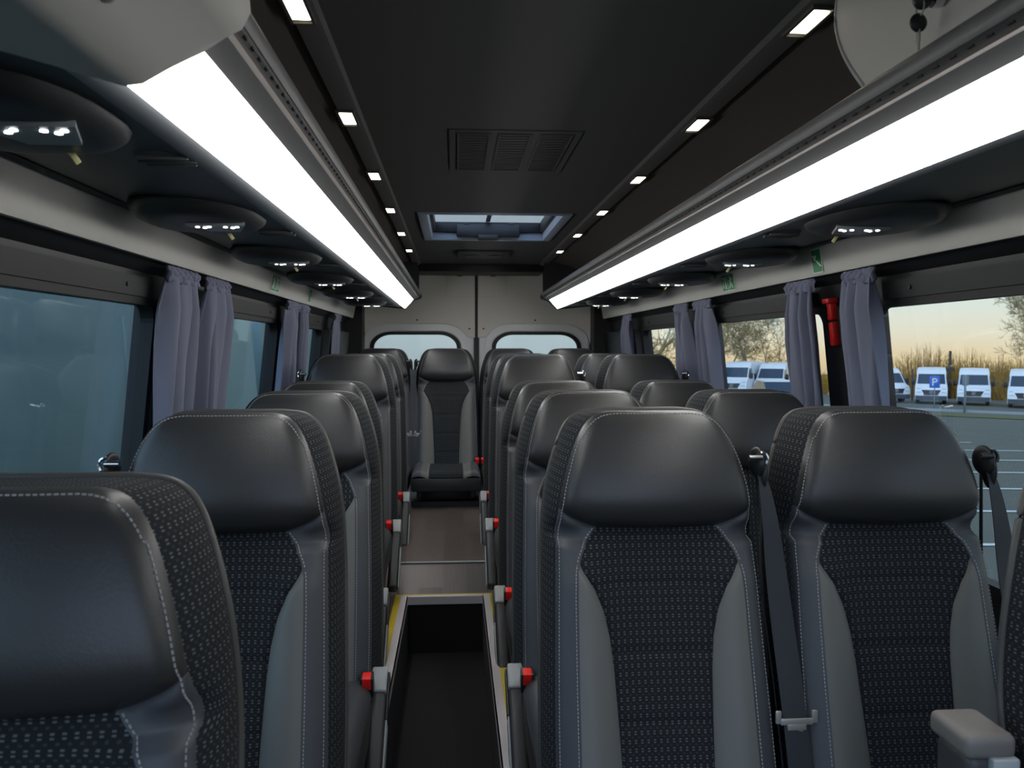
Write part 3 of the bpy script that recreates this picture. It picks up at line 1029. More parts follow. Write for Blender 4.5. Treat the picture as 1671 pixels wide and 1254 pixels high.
# =================================================================== SEATS
TOP = 0.95
CUSH = 0.19
W_TAB = [(0.0, 0.075), (0.0012, 0.090), (0.004, 0.104), (0.010, 0.117), (0.020, 0.129), (0.035, 0.141), (0.055, 0.152), (0.085, 0.164), (0.12, 0.175), (0.16, 0.184), (0.22, 0.191), (0.30, 0.195), (0.45, 0.200), (0.60, 0.204), (0.80, 0.206), (0.9, 0.206)]
S_TAB = [(0.185, 0.1874), (0.200, 0.170), (0.213, 0.140), (0.222, 0.118), (0.228, 0.09)]
P_TAB = [(0.222, 0.116), (0.235, 0.128), (0.255, 0.141), (0.275, 0.150), (0.30, 0.156), (0.34, 0.158), (0.5, 0.161), (0.9, 0.166)]
C_TAB = [(0.285, 0.153), (0.30, 0.146), (0.33, 0.127), (0.37, 0.110), (0.42, 0.099), (0.48, 0.093), (0.56, 0.089), (0.70, 0.083), (0.9, 0.078)]
Y_TAB = [(0.0, 0.044), (0.03, 0.022), (0.07, 0.003), (0.12, -0.014), (0.17, -0.022), (0.205, -0.010), (0.23, 0.012), (0.26, 0.012), (0.32, -0.004), (0.42, -0.030), (0.55, -0.066), (0.68, -0.104), (0.76, -0.13), (0.9, -0.16)]


def Wt(t):
    return lin(W_TAB, t) if t < 0.02 else interp(W_TAB, t)


def seat_y(x, t):
    """front surface of the backrest: y at sideways x and distance t below the top"""
    wv = Wt(t)
    y = interp(Y_TAB, t)
    ax = abs(x)
    if t < 0.25:
        y += 0.030 * (ax / 0.2) ** 2.2
    body = min(1.0, max(0.0, (t - 0.22) / 0.10))
    y -= body * 0.024 * math.exp(-((ax - 0.142) / 0.045) ** 2)
    y += body * 0.008 * math.exp(-((ax - lin(C_TAB, t)) / 0.006) ** 2) * (1 if t > 0.285 else 0)
    if t > 0.23:
        for ts in (0.325, 0.445, 0.567, 0.69):
            if ax < lin(C_TAB, t):
                y += 0.0055 * math.exp(-((t - ts) / 0.0055) ** 2)
                y -= 0.0015 * math.cos((t - 0.325) / 0.122 * 2 * math.pi) * 0
    # seam under the head cushion
    st = lin([(0, 0.228), (0.118, 0.222), (0.14, 0.213), (0.17, 0.200), (0.19, 0.185), (0.22, 0.18)], ax)
    e = max(0.0, min(wv - ax, t * 1.0))
    y += 0.014 * math.exp(-((t - st) / 0.010) ** 2) * min(1.0, e / 0.02 + 0.1)
    r = 0.026
    if e < r:
        y += r - math.sqrt(max(0.0, r * r - (r - e) ** 2))
    return y


def rows(a, b, step=0.0075):
    """row positions from a to b, always on one common ladder so that neighbouring panels meet"""
    out = {a, b}
    ladder = [0.0, 0.0012, 0.0025, 0.004, 0.0065, 0.010, 0.0145, 0.020, 0.027, 0.035]
    ladder += [0.045 + 0.0075 * i_ for i_ in range(120)] + [0.185, 0.222]
    for f_ in ladder:
        if a < f_ < b - 1e-6:
            out.add(f_)
    return sorted(out)


def patch(name, rws, xl, xr, nx, edge='both'):
    V, Fc, UV = [], [], []
    for t in rws:
        a, b_ = xl(t), xr(t)
        for i in range(nx + 1):
            u = i / nx
            if edge == 'both':
                u = 0.5 - 0.5 * math.cos(u * math.pi)
            elif edge == 'r':
                u = math.sin(u * math.pi / 2)
            elif edge == 'l':
                u = 1 - math.cos(u * math.pi / 2)
            x = a + (b_ - a) * u
            V.append((x, seat_y(x, t), TOP - t))
            UV.append((x, -t))
    n = nx + 1
    for j in range(len(rws) - 1):
        for i in range(nx):
            Fc.append((j * n + i, (j + 1) * n + i, (j + 1) * n + i + 1, j * n + i + 1))
    return mesh_from(name, V, Fc, UV)


SM = {}
BOT = 0.80
hr = lambda t: Wt(t) if t < 0.185 else lin(S_TAB, t)
SM['headrest'] = patch('headrest', rows(0.0, 0.228, 0.009), lambda t: -hr(t), hr, 34)
for s, nm in ((-1, 'L'), (1, 'R')):
    inner = lambda t: lin(S_TAB, t) if t < 0.222 else lin(P_TAB, t)
    if s > 0:
        SM['border' + nm] = patch('border', rows(0.185, BOT), lambda t: inner(t), Wt, 10, 'r')
        SM['bolster' + nm] = patch('bolster', rows(0.285, BOT), lambda t: lin(C_TAB, t), lambda t: lin(P_TAB, t), 8, '')
    else:
        SM['border' + nm] = patch('border', rows(0.185, BOT), lambda t: -Wt(t), lambda t: -inner(t), 10, 'l')
        SM['bolster' + nm] = patch('bolster', rows(0.285, BOT), lambda t: -lin(P_TAB, t), lambda t: -lin(C_TAB, t), 8, '')
fc = lambda t: lin(P_TAB, t) if t < 0.285 else lin(C_TAB, t)
SM['panel'] = patch('fabric_panel', rows(0.222, BOT, 0.006), lambda t: -fc(t), fc, 26)

# outline of the backrest, left-bottom -> top -> right-bottom
def outline():
    ts = rows(0.0, BOT, 0.006)
    L = [(-Wt(t), t) for t in ts[::-1]]
    top = [(x, 0.0) for x in (-0.05, -0.02, 0.02, 0.05)]
    Rr = [(Wt(t), t) for t in ts]
    return L + top + Rr
OUT = outline()
def out_norm(i):
    a = OUT[max(0, i - 1)]
    b_ = OUT[min(len(OUT) - 1, i + 1)]
    dx, dt = b_[0] - a[0], b_[1] - a[1]
    l = math.hypot(dx, dt) or 1
    return (-(-dt) / l, -dx / l)     # outward: (dt, -dx) in (x, t)
EDGE_TAB = [(tt, seat_y(Wt(tt), tt)) for tt in (0.0, 0.02, 0.05, 0.09, 0.13, 0.16)] + [(tt, seat_y(Wt(tt), tt)) for tt in (0.30, 0.40, 0.5, 0.6, 0.7, 0.8)]
DEPTHS = [(0.0, 0.0), (0.012, 0.006), (0.035, 0.013), (0.06, 0.018), (0.085, 0.020), (0.11, 0.017)]
def fl_xy(nx_, nt_, d, fl):
    """sideways flare of the gusset; along the top edge it falls away towards the back"""
    return nx_ * fl, nt_ * fl * (1 - abs(nt_)) + (0.006 * d / 0.11) * nt_ * nt_
def gusset_mesh():
    V, Fc, UV = [], [], []
    arc = 0.0
    for i, (x, t) in enumerate(OUT):
        if i:
            arc += math.hypot(x - OUT[i - 1][0], t - OUT[i - 1][1])
        nx_, nt_ = out_norm(i)
        y0 = seat_y(x, t)
        ys = interp(EDGE_TAB, t) if t > 0.001 else y0
        for d, fl in DEPTHS:
            k_ = min(1.0, d / 0.05)
            fx, ft = fl_xy(nx_, nt_, d, fl)
            V.append((x + fx, max(y0 * (1 - k_) + ys * k_ + d, y0 + 0.35 * d), TOP - (t + ft)))
            UV.append((d * 1.0, arc))
    n = len(DEPTHS)
    for i in range(len(OUT) - 1):
        for k_ in range(n - 1):
            Fc.append((i * n + k_, (i + 1) * n + k_, (i + 1) * n + k_ + 1, i * n + k_ + 1))
    return mesh_from('gusset', V, Fc, UV)
SM['gusset'] = gusset_mesh()
rim = []
for i, (x, t) in enumerate(OUT):
    nx_, nt_ = out_norm(i)
    d, fl = DEPTHS[-1]
    fx, ft = fl_xy(nx_, nt_, d, fl)
    rim.append((x + fx, (interp(EDGE_TAB, t) if t > 0.001 else seat_y(x, t)) + d, TOP - (t + ft)))
V, Fc = [], []
tube_into(V, Fc, rim, 0.0055, 8)
SM['piping'] = mesh_from('piping', V, Fc)
# back shell
def shell_mesh():
    ts = rows(0.0, BOT)[::3] + [BOT]
    V, Fc = [], []
    nx = 14
    for t in ts:
        wv = Wt(t) + 0.015
        for i in range(nx + 1):
            u = i / nx * 2 - 1
            x = wv * u
            V.append((x, interp(EDGE_TAB, t) + 0.110 + 0.020 * (1 - abs(u) ** 3) * min(1, t / 0.08 + 0.1), TOP - max(t, 0.022)))
    n = nx + 1
    for j in range(len(ts) - 1):
        for i in range(nx):
            Fc.append((j * n + i, j * n + i + 1, (j + 1) * n + i + 1, (j + 1) * n + i))
    return mesh_from('back_shell', V, Fc)
SM['shell'] = shell_mesh()
# stitching: short raised dashes along the seams
def stitch_mesh():
    bm = bmesh.new()
    def run(pts, step=0.0068, ln=0.0042):
        acc = 0.0
        nxt = 0.0
        for (a, b_) in zip(pts, pts[1:]):
            A, B = Vector(a), Vector(b_)
            L = (B - A).length
            while nxt <= acc + L and L > 0:
                p = A + (B - A) * ((nxt - acc) / L)
                d = (B - A).normalized()
                q = d.to_track_quat('X', 'Z').to_matrix().to_4x4()
                add_box(bm, -ln / 2, ln / 2, -0.0007, 0.0007, -0.0009, 0.0009, 0, mtx=Matrix.Translation(p) @ q)
                nxt += step
            acc += L
    def on(x, t, off=-0.0009):
        return (x, seat_y(x, t) + off, TOP - t)
    k0 = [(x * 0.975, t + 0.0045 if t < 0.05 else t) for x, t in OUT if t < 0.79]
    run([on(x, t) for x, t in k0])
    for s in (-1, 1):
        ts = [0.226 + 0.01 * i for i in range(56)]
        run([on(s * (lin(P_TAB, t) + 0.005), t) for t in ts])
    return bm_mesh(bm, 'stitching', False)
SM['stitch'] = stitch_mesh()


# seat cushion
def cush_z(x, y):
    u = (y + 0.13) / -0.42            # 0 back .. 1 front
    ax = abs(x)
    z = CUSH + 0.006 * math.sin(u * math.pi) + 0.016 * math.exp(-((ax - 0.165) / 0.045) ** 2)
    z -= 0.005 * math.exp(-((ax - 0.118) / 0.006) ** 2)
    e = max(0.0, min(0.212 - ax, y + 0.555))
    r = 0.035
    if e < r:
        z -= r - math.sqrt(max(0.0, r * r - (r - e) ** 2))
    return z
def cush_patch(name, x0, x1, nx):
    ys = [-0.10 - 0.455 * (1 - (1 - i / 26) ** 1.6) for i in range(27)]
    V, Fc, UV = [], [], []
    for y in ys:
        for i in range(nx + 1):
            u = i / nx
            x = x0 + (x1 - x0) * u
            V.append((x, y, cush_z(x, y)))
            UV.append((x, y))
    n = nx + 1
    for j in range(26):
        for i in range(nx):
            Fc.append((j * n + i, (j + 1) * n + i, (j + 1) * n + i + 1, j * n + i + 1))
    return mesh_from(name, V, Fc, UV)
SM['cush'] = cush_patch('cushion', -0.105, 0.105, 18)
SM['cushL'] = cush_patch('cushion_bolster', -0.152, -0.105, 7)
SM['cushR'] = cush_patch('cushion_bolster', 0.105, 0.152, 7)
SM['cedgeL'] = cush_patch('cushion_border', -0.212, -0.152, 10)
SM['cedgeR'] = cush_patch('cushion_border', 0.152, 0.212, 10)
bm = bmesh.new()
add_box(bm, -0.214, 0.214, -0.557, -0.10, CUSH - 0.115, CUSH - 0.030, 0.012)
SM['skirt'] = bm_mesh(bm, 'cushion_skirt')
bm = bmesh.new()
add_box(bm, -0.16, 0.16, -0.42, -0.04, 0.0, CUSH - 0.11, 0.01)
add_box(bm, -0.18, -0.15, -0.52, 0.02, 0.03, CUSH - 0.10, 0.005)
add_box(bm, 0.15, 0.18, -0.52, 0.02, 0.03, CUSH - 0.10, 0.005)
SM['base'] = bm_mesh(bm, 'base')

# armrest hanging half-lowered on the aisle side (built for the right hand side +x, centre at x=0)
def armrest_meshes():
    ang = R(38)
    ROT = Matrix.Rotation(ang, 4, 'X')
    out = {}
    bm = bmesh.new()
    add_box(bm, -0.021, 0.021, -0.345, -0.055, -0.036, 0.012, 0.012, 3)
    bmesh.ops.transform(bm, matrix=ROT, verts=bm.verts)
    out['pad'] = bm_mesh(bm, 'armrest_pad')
    bm = bmesh.new()
    add_box(bm, -0.0215, 0.0215, -0.060, 0.012, -0.034, 0.016, 0.006, 3)
    bmesh.ops.transform(bm, matrix=ROT, verts=bm.verts)
    out['cap'] = bm_mesh(bm, 'armrest_cap')
    return out
AM = armrest_meshes()
def side_plate(s):
    bm = bmesh.new()
    add_box(bm, s * 0.0215 if s > 0 else -0.0265, 0.0265 if s > 0 else -0.0215, -0.335, -0.125, -0.052, -0.004, 0.0025)
    bmesh.ops.transform(bm, matrix=Matrix.Rotation(R(38), 4, 'X'), verts=bm.verts)
    return bm_mesh(bm, 'armrest_side')
def side_dark(s):
    bm = bmesh.new()
    add_box(bm, s * 0.0215 if s > 0 else -0.0275, 0.0275 if s > 0 else -0.0215, -0.13, 0.004, -0.030, 0.0, 0.0025)
    bmesh.ops.transform(bm, matrix=Matrix.Rotation(R(38), 4, 'X'), verts=bm.verts)
    return bm_mesh(bm, 'armrest_hinge')
for s in (-1, 1):
    SM['aside%d' % s] = side_plate(s)
    SM['ahinge%d' % s] = side_dark(s)
bm = bmesh.new()
add_box(bm, -0.017, 0.017, -0.016, 0.016, -0.05, 0.014, 0.003)
SM['buckle'] = bm_mesh(bm, 'buckle')
bm = bmesh.new()
add_box(bm, -0.0115, 0.0115, -0.0185, 0.010, -0.020, 0.0165, 0.003)
SM['redbutton'] = bm_mesh(bm, 'release_button')
# raised armrest
bm = bmesh.new()
add_box(bm, -0.025, 0.025, -0.035, 0.035, 0.0, 0.30, 0.012, 3)
SM['rpad'] = bm_mesh(bm, 'armrest_pad')
bm = bmesh.new()
add_box(bm, -0.031, 0.031, -0.040, 0.040, 0.296, 0.325, 0.009, 3)
SM['rcap'] = bm_mesh(bm, 'armrest_cap')
bm = bmesh.new()
add_box(bm, -0.002, 0.030, -0.046, -0.032, 0.0, 0.300, 0.003, 3)
SM['rside'] = bm_mesh(bm, 'armrest_side')


def belt_mesh(s):
    pts, wv = [], []
    tab = ((0.095, 0.196, 0.004, 0.020), (0.12, 0.206, 0.008, 0.006), (0.16, 0.213, 0.013, -0.002), (0.24, 0.222, 0.018, -0.006), (0.34, 0.230, 0.022, -0.012), (0.45, 0.237, 0.0235, -0.020), (0.56, 0.241, 0.0235, -0.022), (0.66, 0.243, 0.0235, -0.022), (0.80, 0.243, 0.0235, -0.01))
    for i in range(34):
        t = 0.095 + (0.80 - 0.095) * i / 33
        x, hw, dy = (interp([(q[0], q[k_]) for q in tab], t) for k_ in (1, 2, 3))
        pts.append((s * x, interp([(0.09, 0.040), (0.12, 0.020), (0.2, 0.004), (0.3, -0.008), (0.42, -0.032), (0.6, -0.085), (0.8, -0.14)], t), TOP - t))
        wv.append(Vector((hw, 0.002 * s, 0)))
    return ribbon_mesh('belt_strap', pts, wv, (0, 0.0012, 0))
def belt_rear(s):
    pts, wv = [], []
    for t, x, hw, dy in ((0.078, 0.204, 0.006, 0.05), (0.12, 0.206, 0.010, 0.06), (0.3, 0.214, 0.012, 0.05), (0.5, 0.222, 0.012, 0.04), (0.8, 0.226, 0.012, 0.03)):
        pts.append((s * x, interp(Y_TAB, t) + dy, TOP - t))
        wv.append(Vector((hw * 0.4, hw, 0)))
    return ribbon_mesh('belt_return', pts, wv, (0.001, 0, 0))
def guide_mesh(s):
    bm = bmesh.new()
    y = 0.035
    bmesh.ops.create_uvsphere(bm, u_segments=18, v_segments=12, radius=1.0, matrix=Matrix.Translation((s * 0.203, y, TOP - 0.100)) @ Matrix.Diagonal((0.011, 0.034, 0.030, 1)))
    bmesh.ops.create_uvsphere(bm, u_segments=18, v_segments=12, radius=1.0, matrix=Matrix.Translation((s * 0.211, y - 0.008, TOP - 0.120)) @ Matrix.Diagonal((0.008, 0.022, 0.036, 1)))
    return bm_mesh(bm, 'belt_guide')
def pin_mesh(s):
    bm = bmesh.new()
    bmesh.ops.create_cone(bm, cap_ends=True, segments=14, radius1=0.006, radius2=0.006, depth=0.026, matrix=Matrix.Translation((s * 0.190, 0.006, TOP - 0.088)) @ Matrix.Rotation(R(90), 4, 'Y'))
    V, Fc = [], []
    me = bm_mesh(bm, 'guide_pin')
    bm = bmesh.new()
    bm.from_mesh(me)
    tv, tf = [], []
    tube_into(tv, tf, [(s * (0.204 + 0.010 * math.sin(a)), 0.008, TOP - 0.092 + 0.014 * math.cos(a)) for a in [i * math.pi / 10 - 0.3 for i in range(9)]], 0.0035, 6)
    bv = [bm.verts.new(v) for v in tv]
    for f_ in tf:
        bm.faces.new([bv[i] for i in f_])
    return bm_mesh(bm, 'guide_pin')
def tongue_mesh(s):
    """chrome latch tongue: slotted cross bar above, narrow plate with a window below"""
    bm = bmesh.new()
    add_box(bm, -0.031, 0.031, -0.003, 0.003, -0.009, 0.003, 0.002)
    add_box(bm, -0.040, -0.029, -0.003, 0.003, -0.006, 0.018, 0.002)
    add_box(bm, 0.029, 0.040, -0.003, 0.003, -0.006, 0.018, 0.002)
    add_box(bm, -0.018, 0.018, -0.0035, 0.0035, -0.019, -0.006, 0.002)
    for q in ((-0.0125, -0.0065, -0.058, -0.018), (0.0065, 0.0125, -0.058, -0.018), (-0.0125, 0.0125, -0.060, -0.051), (-0.0125, 0.0125, -0.029, -0.018)):
        add_box(bm, q[0], q[1], -0.0015, 0.0015, q[2], q[3], 0.001)
    return bm_mesh(bm, 'belt_tongue')
SM['tongue'] = tongue_mesh(1)
for s in (-1, 1):
    SM['belt%d' % s] = belt_mesh(s)
    SM['beltr%d' % s] = belt_rear(s)
    SM['guide%d' % s] = guide_mesh(s)
    SM['pin%d' % s] = pin_mesh(s)
    SM['pinb%d' % s] = pin_mesh(s)


def seat(x, y, z, label, group, belt=1, arm=0, raised=0, tongue_t=0.565, tagside=0, pin='chrome', tone=None):
    t = thing('passenger_seat', label, 'seat', (x, y, z), 0, group)
    put('headrest', SM['headrest'], M['leather'], t)
    put('fabric_panel', SM['panel'], M['fabric'], t)
    for n_ in 'LR':
        put('bolster', SM['bolster' + n_], M['bolster'], t)['label'] = 'plain grey bolster'
        put('border', SM['border' + n_], M['leather_soft'], t)
    g_ = put('gusset', SM['gusset'], M['fabric'], t)
    put('piping', SM['piping'], M['piping'], g_)
    put('stitching', SM['stitch'], M['stitch'], t)
    put('back_shell', SM['shell'], M['plastic'], t)
    c = put('cushion', SM['cush'], M['fabric'], t)
    put('cushion_bolster', SM['cushL'], M['bolster'], c)
    put('cushion_bolster', SM['cushR'], M['bolster'], c)
    put('cushion_border', SM['cedgeL'], M['leather_soft'], c)
    put('cushion_border', SM['cedgeR'], M['leather_soft'], c)
    put('cushion_skirt', SM['skirt'], M['leather'], c)
    put('base', SM['base'], M['plastic'], t)
    if belt:
        b_ = put('seat_belt', SM['belt%d' % belt], M['belt'], t)
        put('belt_return', SM['beltr%d' % belt], M['belt'], b_)
        put('belt_guide', SM['guide%d' % belt], M['plastic'], b_)
        put('guide_pin', SM['pin%d' % belt] if pin == 'chrome' else SM['pinb%d' % belt], M['chrome'] if pin == 'chrome' else M['plastic'], b_)
        tt = tongue_t
        put('belt_tongue', SM['tongue'], M['steel'], b_, (belt * 0.242, -0.080, TOP - tt))
        bk = put('buckle', SM['buckle'], M['plastic'], t, (-belt * 0.200, -0.150, CUSH + 0.022), (R(20), 0, 0))
        put('release_button', SM['redbutton'], M['red'], bk)['label'] = 'red release button'
    if arm:
        ax = arm * 0.248 - arm * 0.021
        p = put('armrest', AM['pad'], M['armblack'], t, (ax, -0.085, CUSH + 0.012))
        put('armrest_cap', AM['cap'], M['cap'], p)['label'] = 'light grey cap'
        put('armrest_side', SM['aside%d' % arm], M['grey_side'], p)
        put('armrest_hinge', SM['ahinge%d' % arm], M['plastic'], p)
    if raised:
        p = put('armrest', SM['rpad'], M['armblack'], t, (raised * 0.278, 0.09, CUSH + 0.128))
        put('armrest_cap', SM['rcap'], M['armcap'], p)
        put('armrest_side', SM['rside'], M['grey_side'], p)
    if tagside:
        bm = bmesh.new()
        add_box(bm, -0.0012, 0.0012, -0.010, 0.010, -0.021, 0.021)
        put('care_tag', bm_mesh(bm, 'care_tag'), M['tag'], t, (tagside * 0.214, interp(Y_TAB, 0.42) + 0.085, TOP - 0.40))
    return t


zF, zR = FLOOR_F - 0.013, FLOOR_R + 0.004
GL, GA, GW, GB = 'single seats on the left of the aisle', 'aisle seats on the right', 'window seats on the right', 'seats of the rear bench'
YR = [0.84, 1.545, 2.29, 3.03, 3.75, 4.46]
seat(-0.460, YR[0] - 0.02, zF - 0.022, 'nearest left seat with bluish sheen, cut off by the lower left corner', GL, -1, 1, tagside=1)
seat(-0.435, YR[1], zF, 'left single seat directly behind the bluish corner seat', GL, -1, 1)
seat(-0.430, YR[2], zF, 'third left seat back, half hidden, red buckle beside its cushion', GL, -1, 1)
seat(-0.487, YR[3], zF, 'fourth left seat back, thin headrest rim showing over the third', GL, -1, 1)
seat(-0.487, YR[4], zR, 'fifth left seat, first on the raised rear floor, tall black headrest', GL, -1, 1)
seat(-0.487, YR[5], zR, 'sixth left seat, sliver beside the tall fifth headrest', GL, -1, 1)
seat(0.388, YR[1], zF, 'large front aisle seat right of the aisle, full dotted back in view', GA, 1, -1)
seat(0.388, YR[2], zF, 'second aisle seat on the right, just behind the large front one', GA, 1, -1)
seat(0.388, YR[3], zF, 'third aisle seat on the right, headrest rim above the second', GA, 1, -1)
seat(0.382, YR[4], zR, 'fourth aisle seat on the right, first on the raised floor', GA, 1, -1)
seat(0.382, YR[5], zR, 'fifth aisle seat on the right, hidden mostly behind the fourth', GA, 1, -1)
seat(0.893, YR[0], zF - 0.015, 'seat at the right frame edge with a raised grey-capped armrest', None, 1, 0, -1)
seat(0.853, YR[1], zF, 'large front window seat on the right below the parked vans', GW, 1, pin='black')
seat(0.868, YR[2], zF, 'second window seat on the right, dark headrest below the red hammer', GW, 1)
seat(0.856, YR[3], zF, 'third window seat on the right, headrest below the white vans', GW, 1)
seat(0.866, YR[4], zR, 'fourth window seat on the right, tall headrest on the raised floor', GW, 1)
seat(0.858, YR[5], zR, 'fifth window seat on the right, partly behind the fourth', GW, 1)
YBN = 5.58
zB = zR + 0.028
for bx, lb, bs in ((-0.50, 'rear bench seat in the left corner, under the left door window', 1), (-0.055, 'middle rear bench seat facing straight down the aisle', -1), (0.385, 'rear bench seat right of the door gap', 1), (0.815, 'rear bench seat in the right corner', 1)):
    seat(bx, YBN, zB, lb, GB, bs, 0, pin='black')
o = box('bench_plinth', -0.72, 1.04, 5.13, 5.62, FLOOR_R, FLOOR_R + 0.028, M['plastic'])
tag(o, 'low black plinth carrying the rear bench seats', 'plinth')

# =================================================================== CURTAINS
def curtain(side, yc, label, wid=0.17, seed=0):
    t = thing('curtain', label, 'curtain', (CX + side * 0.955, yc, 0.215), 0, 'grey-blue side window curtains')
    rnd = random.Random(seed)
    V, Fc = [], []
    ny, nz = 60, 34
    ph = [rnd.uniform(0, 6.28) for _ in range(4)]
    for j in range(nz + 1):
        f_ = j / nz
        z = -0.02 - 0.70 * f_
        gather = 0.82 + 0.18 * min(1, f_ / 0.25)
        wtz = wid * gather * (1.0 + 0.05 * math.sin(f_ * 5 + ph[3]))
        for i in range(ny + 1):
            u = i / ny
            y = (u - 0.5) * 2 * wtz
            fold = 0.024 * math.sin(u * 6.28 * 3.2 + ph[0] + 1.1 * math.sin(f_ * 3 + ph[1]) + 0.9 * math.sin(u * 5 + ph[3])) + 0.006 * math.sin(u * 6.28 * 6.1 + ph[2] + f_ * 1.5)
            x = -0.012 + 0.060 * f_ + fold * (0.45 + 0.55 * min(1, f_ / 0.12))
            y += 0.007 * math.sin(u * 6.28 * 3.2 + ph[0] + 1.57)
            V.append((side * x, y, z))
    n = ny + 1
    for j in range(nz):
        for i in range(ny):
            Fc.append((j * n + i, (j + 1) * n + i, (j + 1) * n + i + 1, j * n + i + 1))
    o = put('drape', mesh_from('drape', V, Fc), M['curtain'], t)
    sd = o.modifiers.new('thick', 'SOLIDIFY')
    sd.thickness = 0.002
    # gathered heading
    V, Fc = [], []
    for j in range(6):
        f_ = j / 5
        for i in range(ny + 1):
            u = i / ny
            y = (u - 0.5) * 2 * wid * 0.92
            x = -0.014 + 0.010 * math.sin(u * 6.28 * 11 + ph[1]) * (0.5 + 0.5 * math.sin(f_ * 3.14)) + 0.004 * math.sin(u * 40 + f_ * 9)
            V.append((side * x, y, 0.006 - 0.042 * f_))
    for j in range(5):
        for i in range(ny):
            Fc.append((j * n + i, (j + 1) * n + i, (j + 1) * n + i + 1, j * n + i + 1))
    o = put('heading', mesh_from('heading', V, Fc), M['curtain'], t)
    sd = o.modifiers.new('thick', 'SOLIDIFY')
    sd.thickness = 0.003
    return t


curtain(-1, 2.38, 'grey-blue curtain at the rear end of the front left window', 0.135, 1)
curtain(-1, 2.72, 'grey-blue curtain on the left just behind the front window curtain', 0.125, 2)
curtain(-1, 3.95, 'left curtain ahead of the second window post', 0.14, 3)
curtain(-1, 4.25, 'left curtain behind the second window post', 0.12, 4)
curtain(-1, 5.42, 'rearmost grey curtain on the left, nearest the rear doors', 0.13, 5)
curtain(1, 2.25, 'grey-blue curtain right of the red emergency hammer', 0.092, 6)
curtain(1, 2.65, 'grey-blue curtain left of the red emergency hammer', 0.11, 7)
curtain(1, 3.72, 'right curtain ahead of the second window post, beside the white vans', 0.13, 8)
curtain(1, 4.08, 'right curtain behind the second window post, beside the bare trees', 0.12, 9)
curtain(1, 5.36, 'rearmost grey curtain on the right, nearest the rear doors', 0.13, 10)

# emergency hammer on the right window post
t = thing('emergency_hammer', 'red emergency hammer on the right window post between two curtains', 'emergency hammer', (CX + wall_off(0.08) - 0.02, 2.515, 0.08))
tilt = Matrix.Rotation(R(-6.3), 4, 'Y')
bm = bmesh.new()
add_box(bm, -0.012, 0.010, -0.014, 0.014, 0.010, 0.075, 0.004, 2, tilt)
add_box(bm, -0.022, 0.012, -0.022, 0.022, 0.062, 0.078, 0.004, 2, tilt)
put('hammer_head', bm_mesh(bm, 'hammer_head'), M['hammer'], t)
bm = bmesh.new()
add_box(bm, -0.012, 0.010, -0.014, 0.014, -0.072, 0.004, 0.006, 2, tilt)
put('handle', bm_mesh(bm, 'handle'), M['hammer'], t)
box('bracket', 0.008, 0.020, -0.020, 0.020, -0.03, 0.05, M['plastic'], t, 0.003, 2, tilt)

# green safety signs on the sloping panels
def sign(side, yc, w_, h_, kind, label):
    ang = math.atan2(0.936 - 0.920, 0.311 - 0.231)
    off, z = 0.928, 0.270
    t = thing('safety_sign', label, 'sign', (CX + side * off, yc, z), 0, 'green safety signs')
    # local frame: u along the panel sideways (+Y direction), v up the slope
    t.scale = (1, 1.42, 1.14)
    up = Vector((-side * math.sin(ang), 0, math.cos(ang)))
    nrm = Vector((-side * math.cos(ang), 0, -math.sin(ang)))
    ud = Vector((0, 1, 0))
    def card(name, rects, m, lift):
        V, Fc = [], []
        for (u0, v0, u1, v1, hw) in rects:
            a_, b_ = Vector((u0, v0)), Vector((u1, v1))
            d = (b_ - a_).normalized()
            p_ = Vector((-d.y, d.x)) * hw
            quad = [a_ - p_, b_ - p_, b_ + p_, a_ + p_]
            base = len(V)
            for l_ in (lift - 0.0006, lift):
                for q in quad:
                    V.append(ud * q.x + up * q.y + nrm * l_)
            Fc += [(base + 4, base + 5, base + 6, base + 7), (base + 3, base + 2, base + 1, base)]
            for i in range(4):
                Fc.append((base + i, base + (i + 1) % 4, base + 4 + (i + 1) % 4, base + 4 + i))
        return put(name, mesh_from(name, V, Fc, smooth=False), m, t)
    card('border', [(-w_ / 2, 0, w_ / 2, 0, h_ / 2)], M['signwhite'], 0.0025)
    card('field', [(-w_ / 2 + 0.003, 0, w_ / 2 - 0.003, 0, h_ / 2 - 0.003)], M['green'], 0.0031)
    if kind == 'hammer':
        card('hammer_symbol', [(0.014, 0.012, -0.018, -0.016, 0.0022), (0.000, 0.014, 0.012, 0.003, 0.0028), (0.018, 0.016, 0.008, 0.010, 0.002)] if side > 0 else [(-0.014, 0.012, 0.018, -0.016, 0.0022), (0.0, 0.014, -0.012, 0.003, 0.0028)], M['signwhite'], 0.0037)
    else:
        # door with arrow, divider and running figure
        k_ = []
        q = w_ / 2
        k_ += [(q * 0.04, -h_ * 0.45, q * 0.04, h_ * 0.45, 0.0012)]
        k_ += [(q * 0.35, -h_ * 0.35, q * 0.35, h_ * 0.35, 0.004), (q * 0.70, -h_ * 0.30, q * 0.70, h_ * 0.12, 0.0035), (q * 0.3, h_ * 0.1, q * 0.8, h_ * 0.30, 0.003)]
        k_ += [(-q * 0.42, h_ * 0.25, -q * 0.42, h_ * 0.36, 0.005), (-q * 0.42, -h_ * 0.05, -q * 0.46, h_ * 0.22, 0.005), (-q * 0.42, -h_ * 0.05, -q * 0.22, -h_ * 0.36, 0.003), (-q * 0.46, -h_ * 0.05, -q * 0.70, -h_ * 0.34, 0.003), (-q * 0.20, h_ * 0.05, -q * 0.72, h_ * 0.2, 0.0025)]
        card('exit_symbol', k_, M['signwhite'], 0.0037)


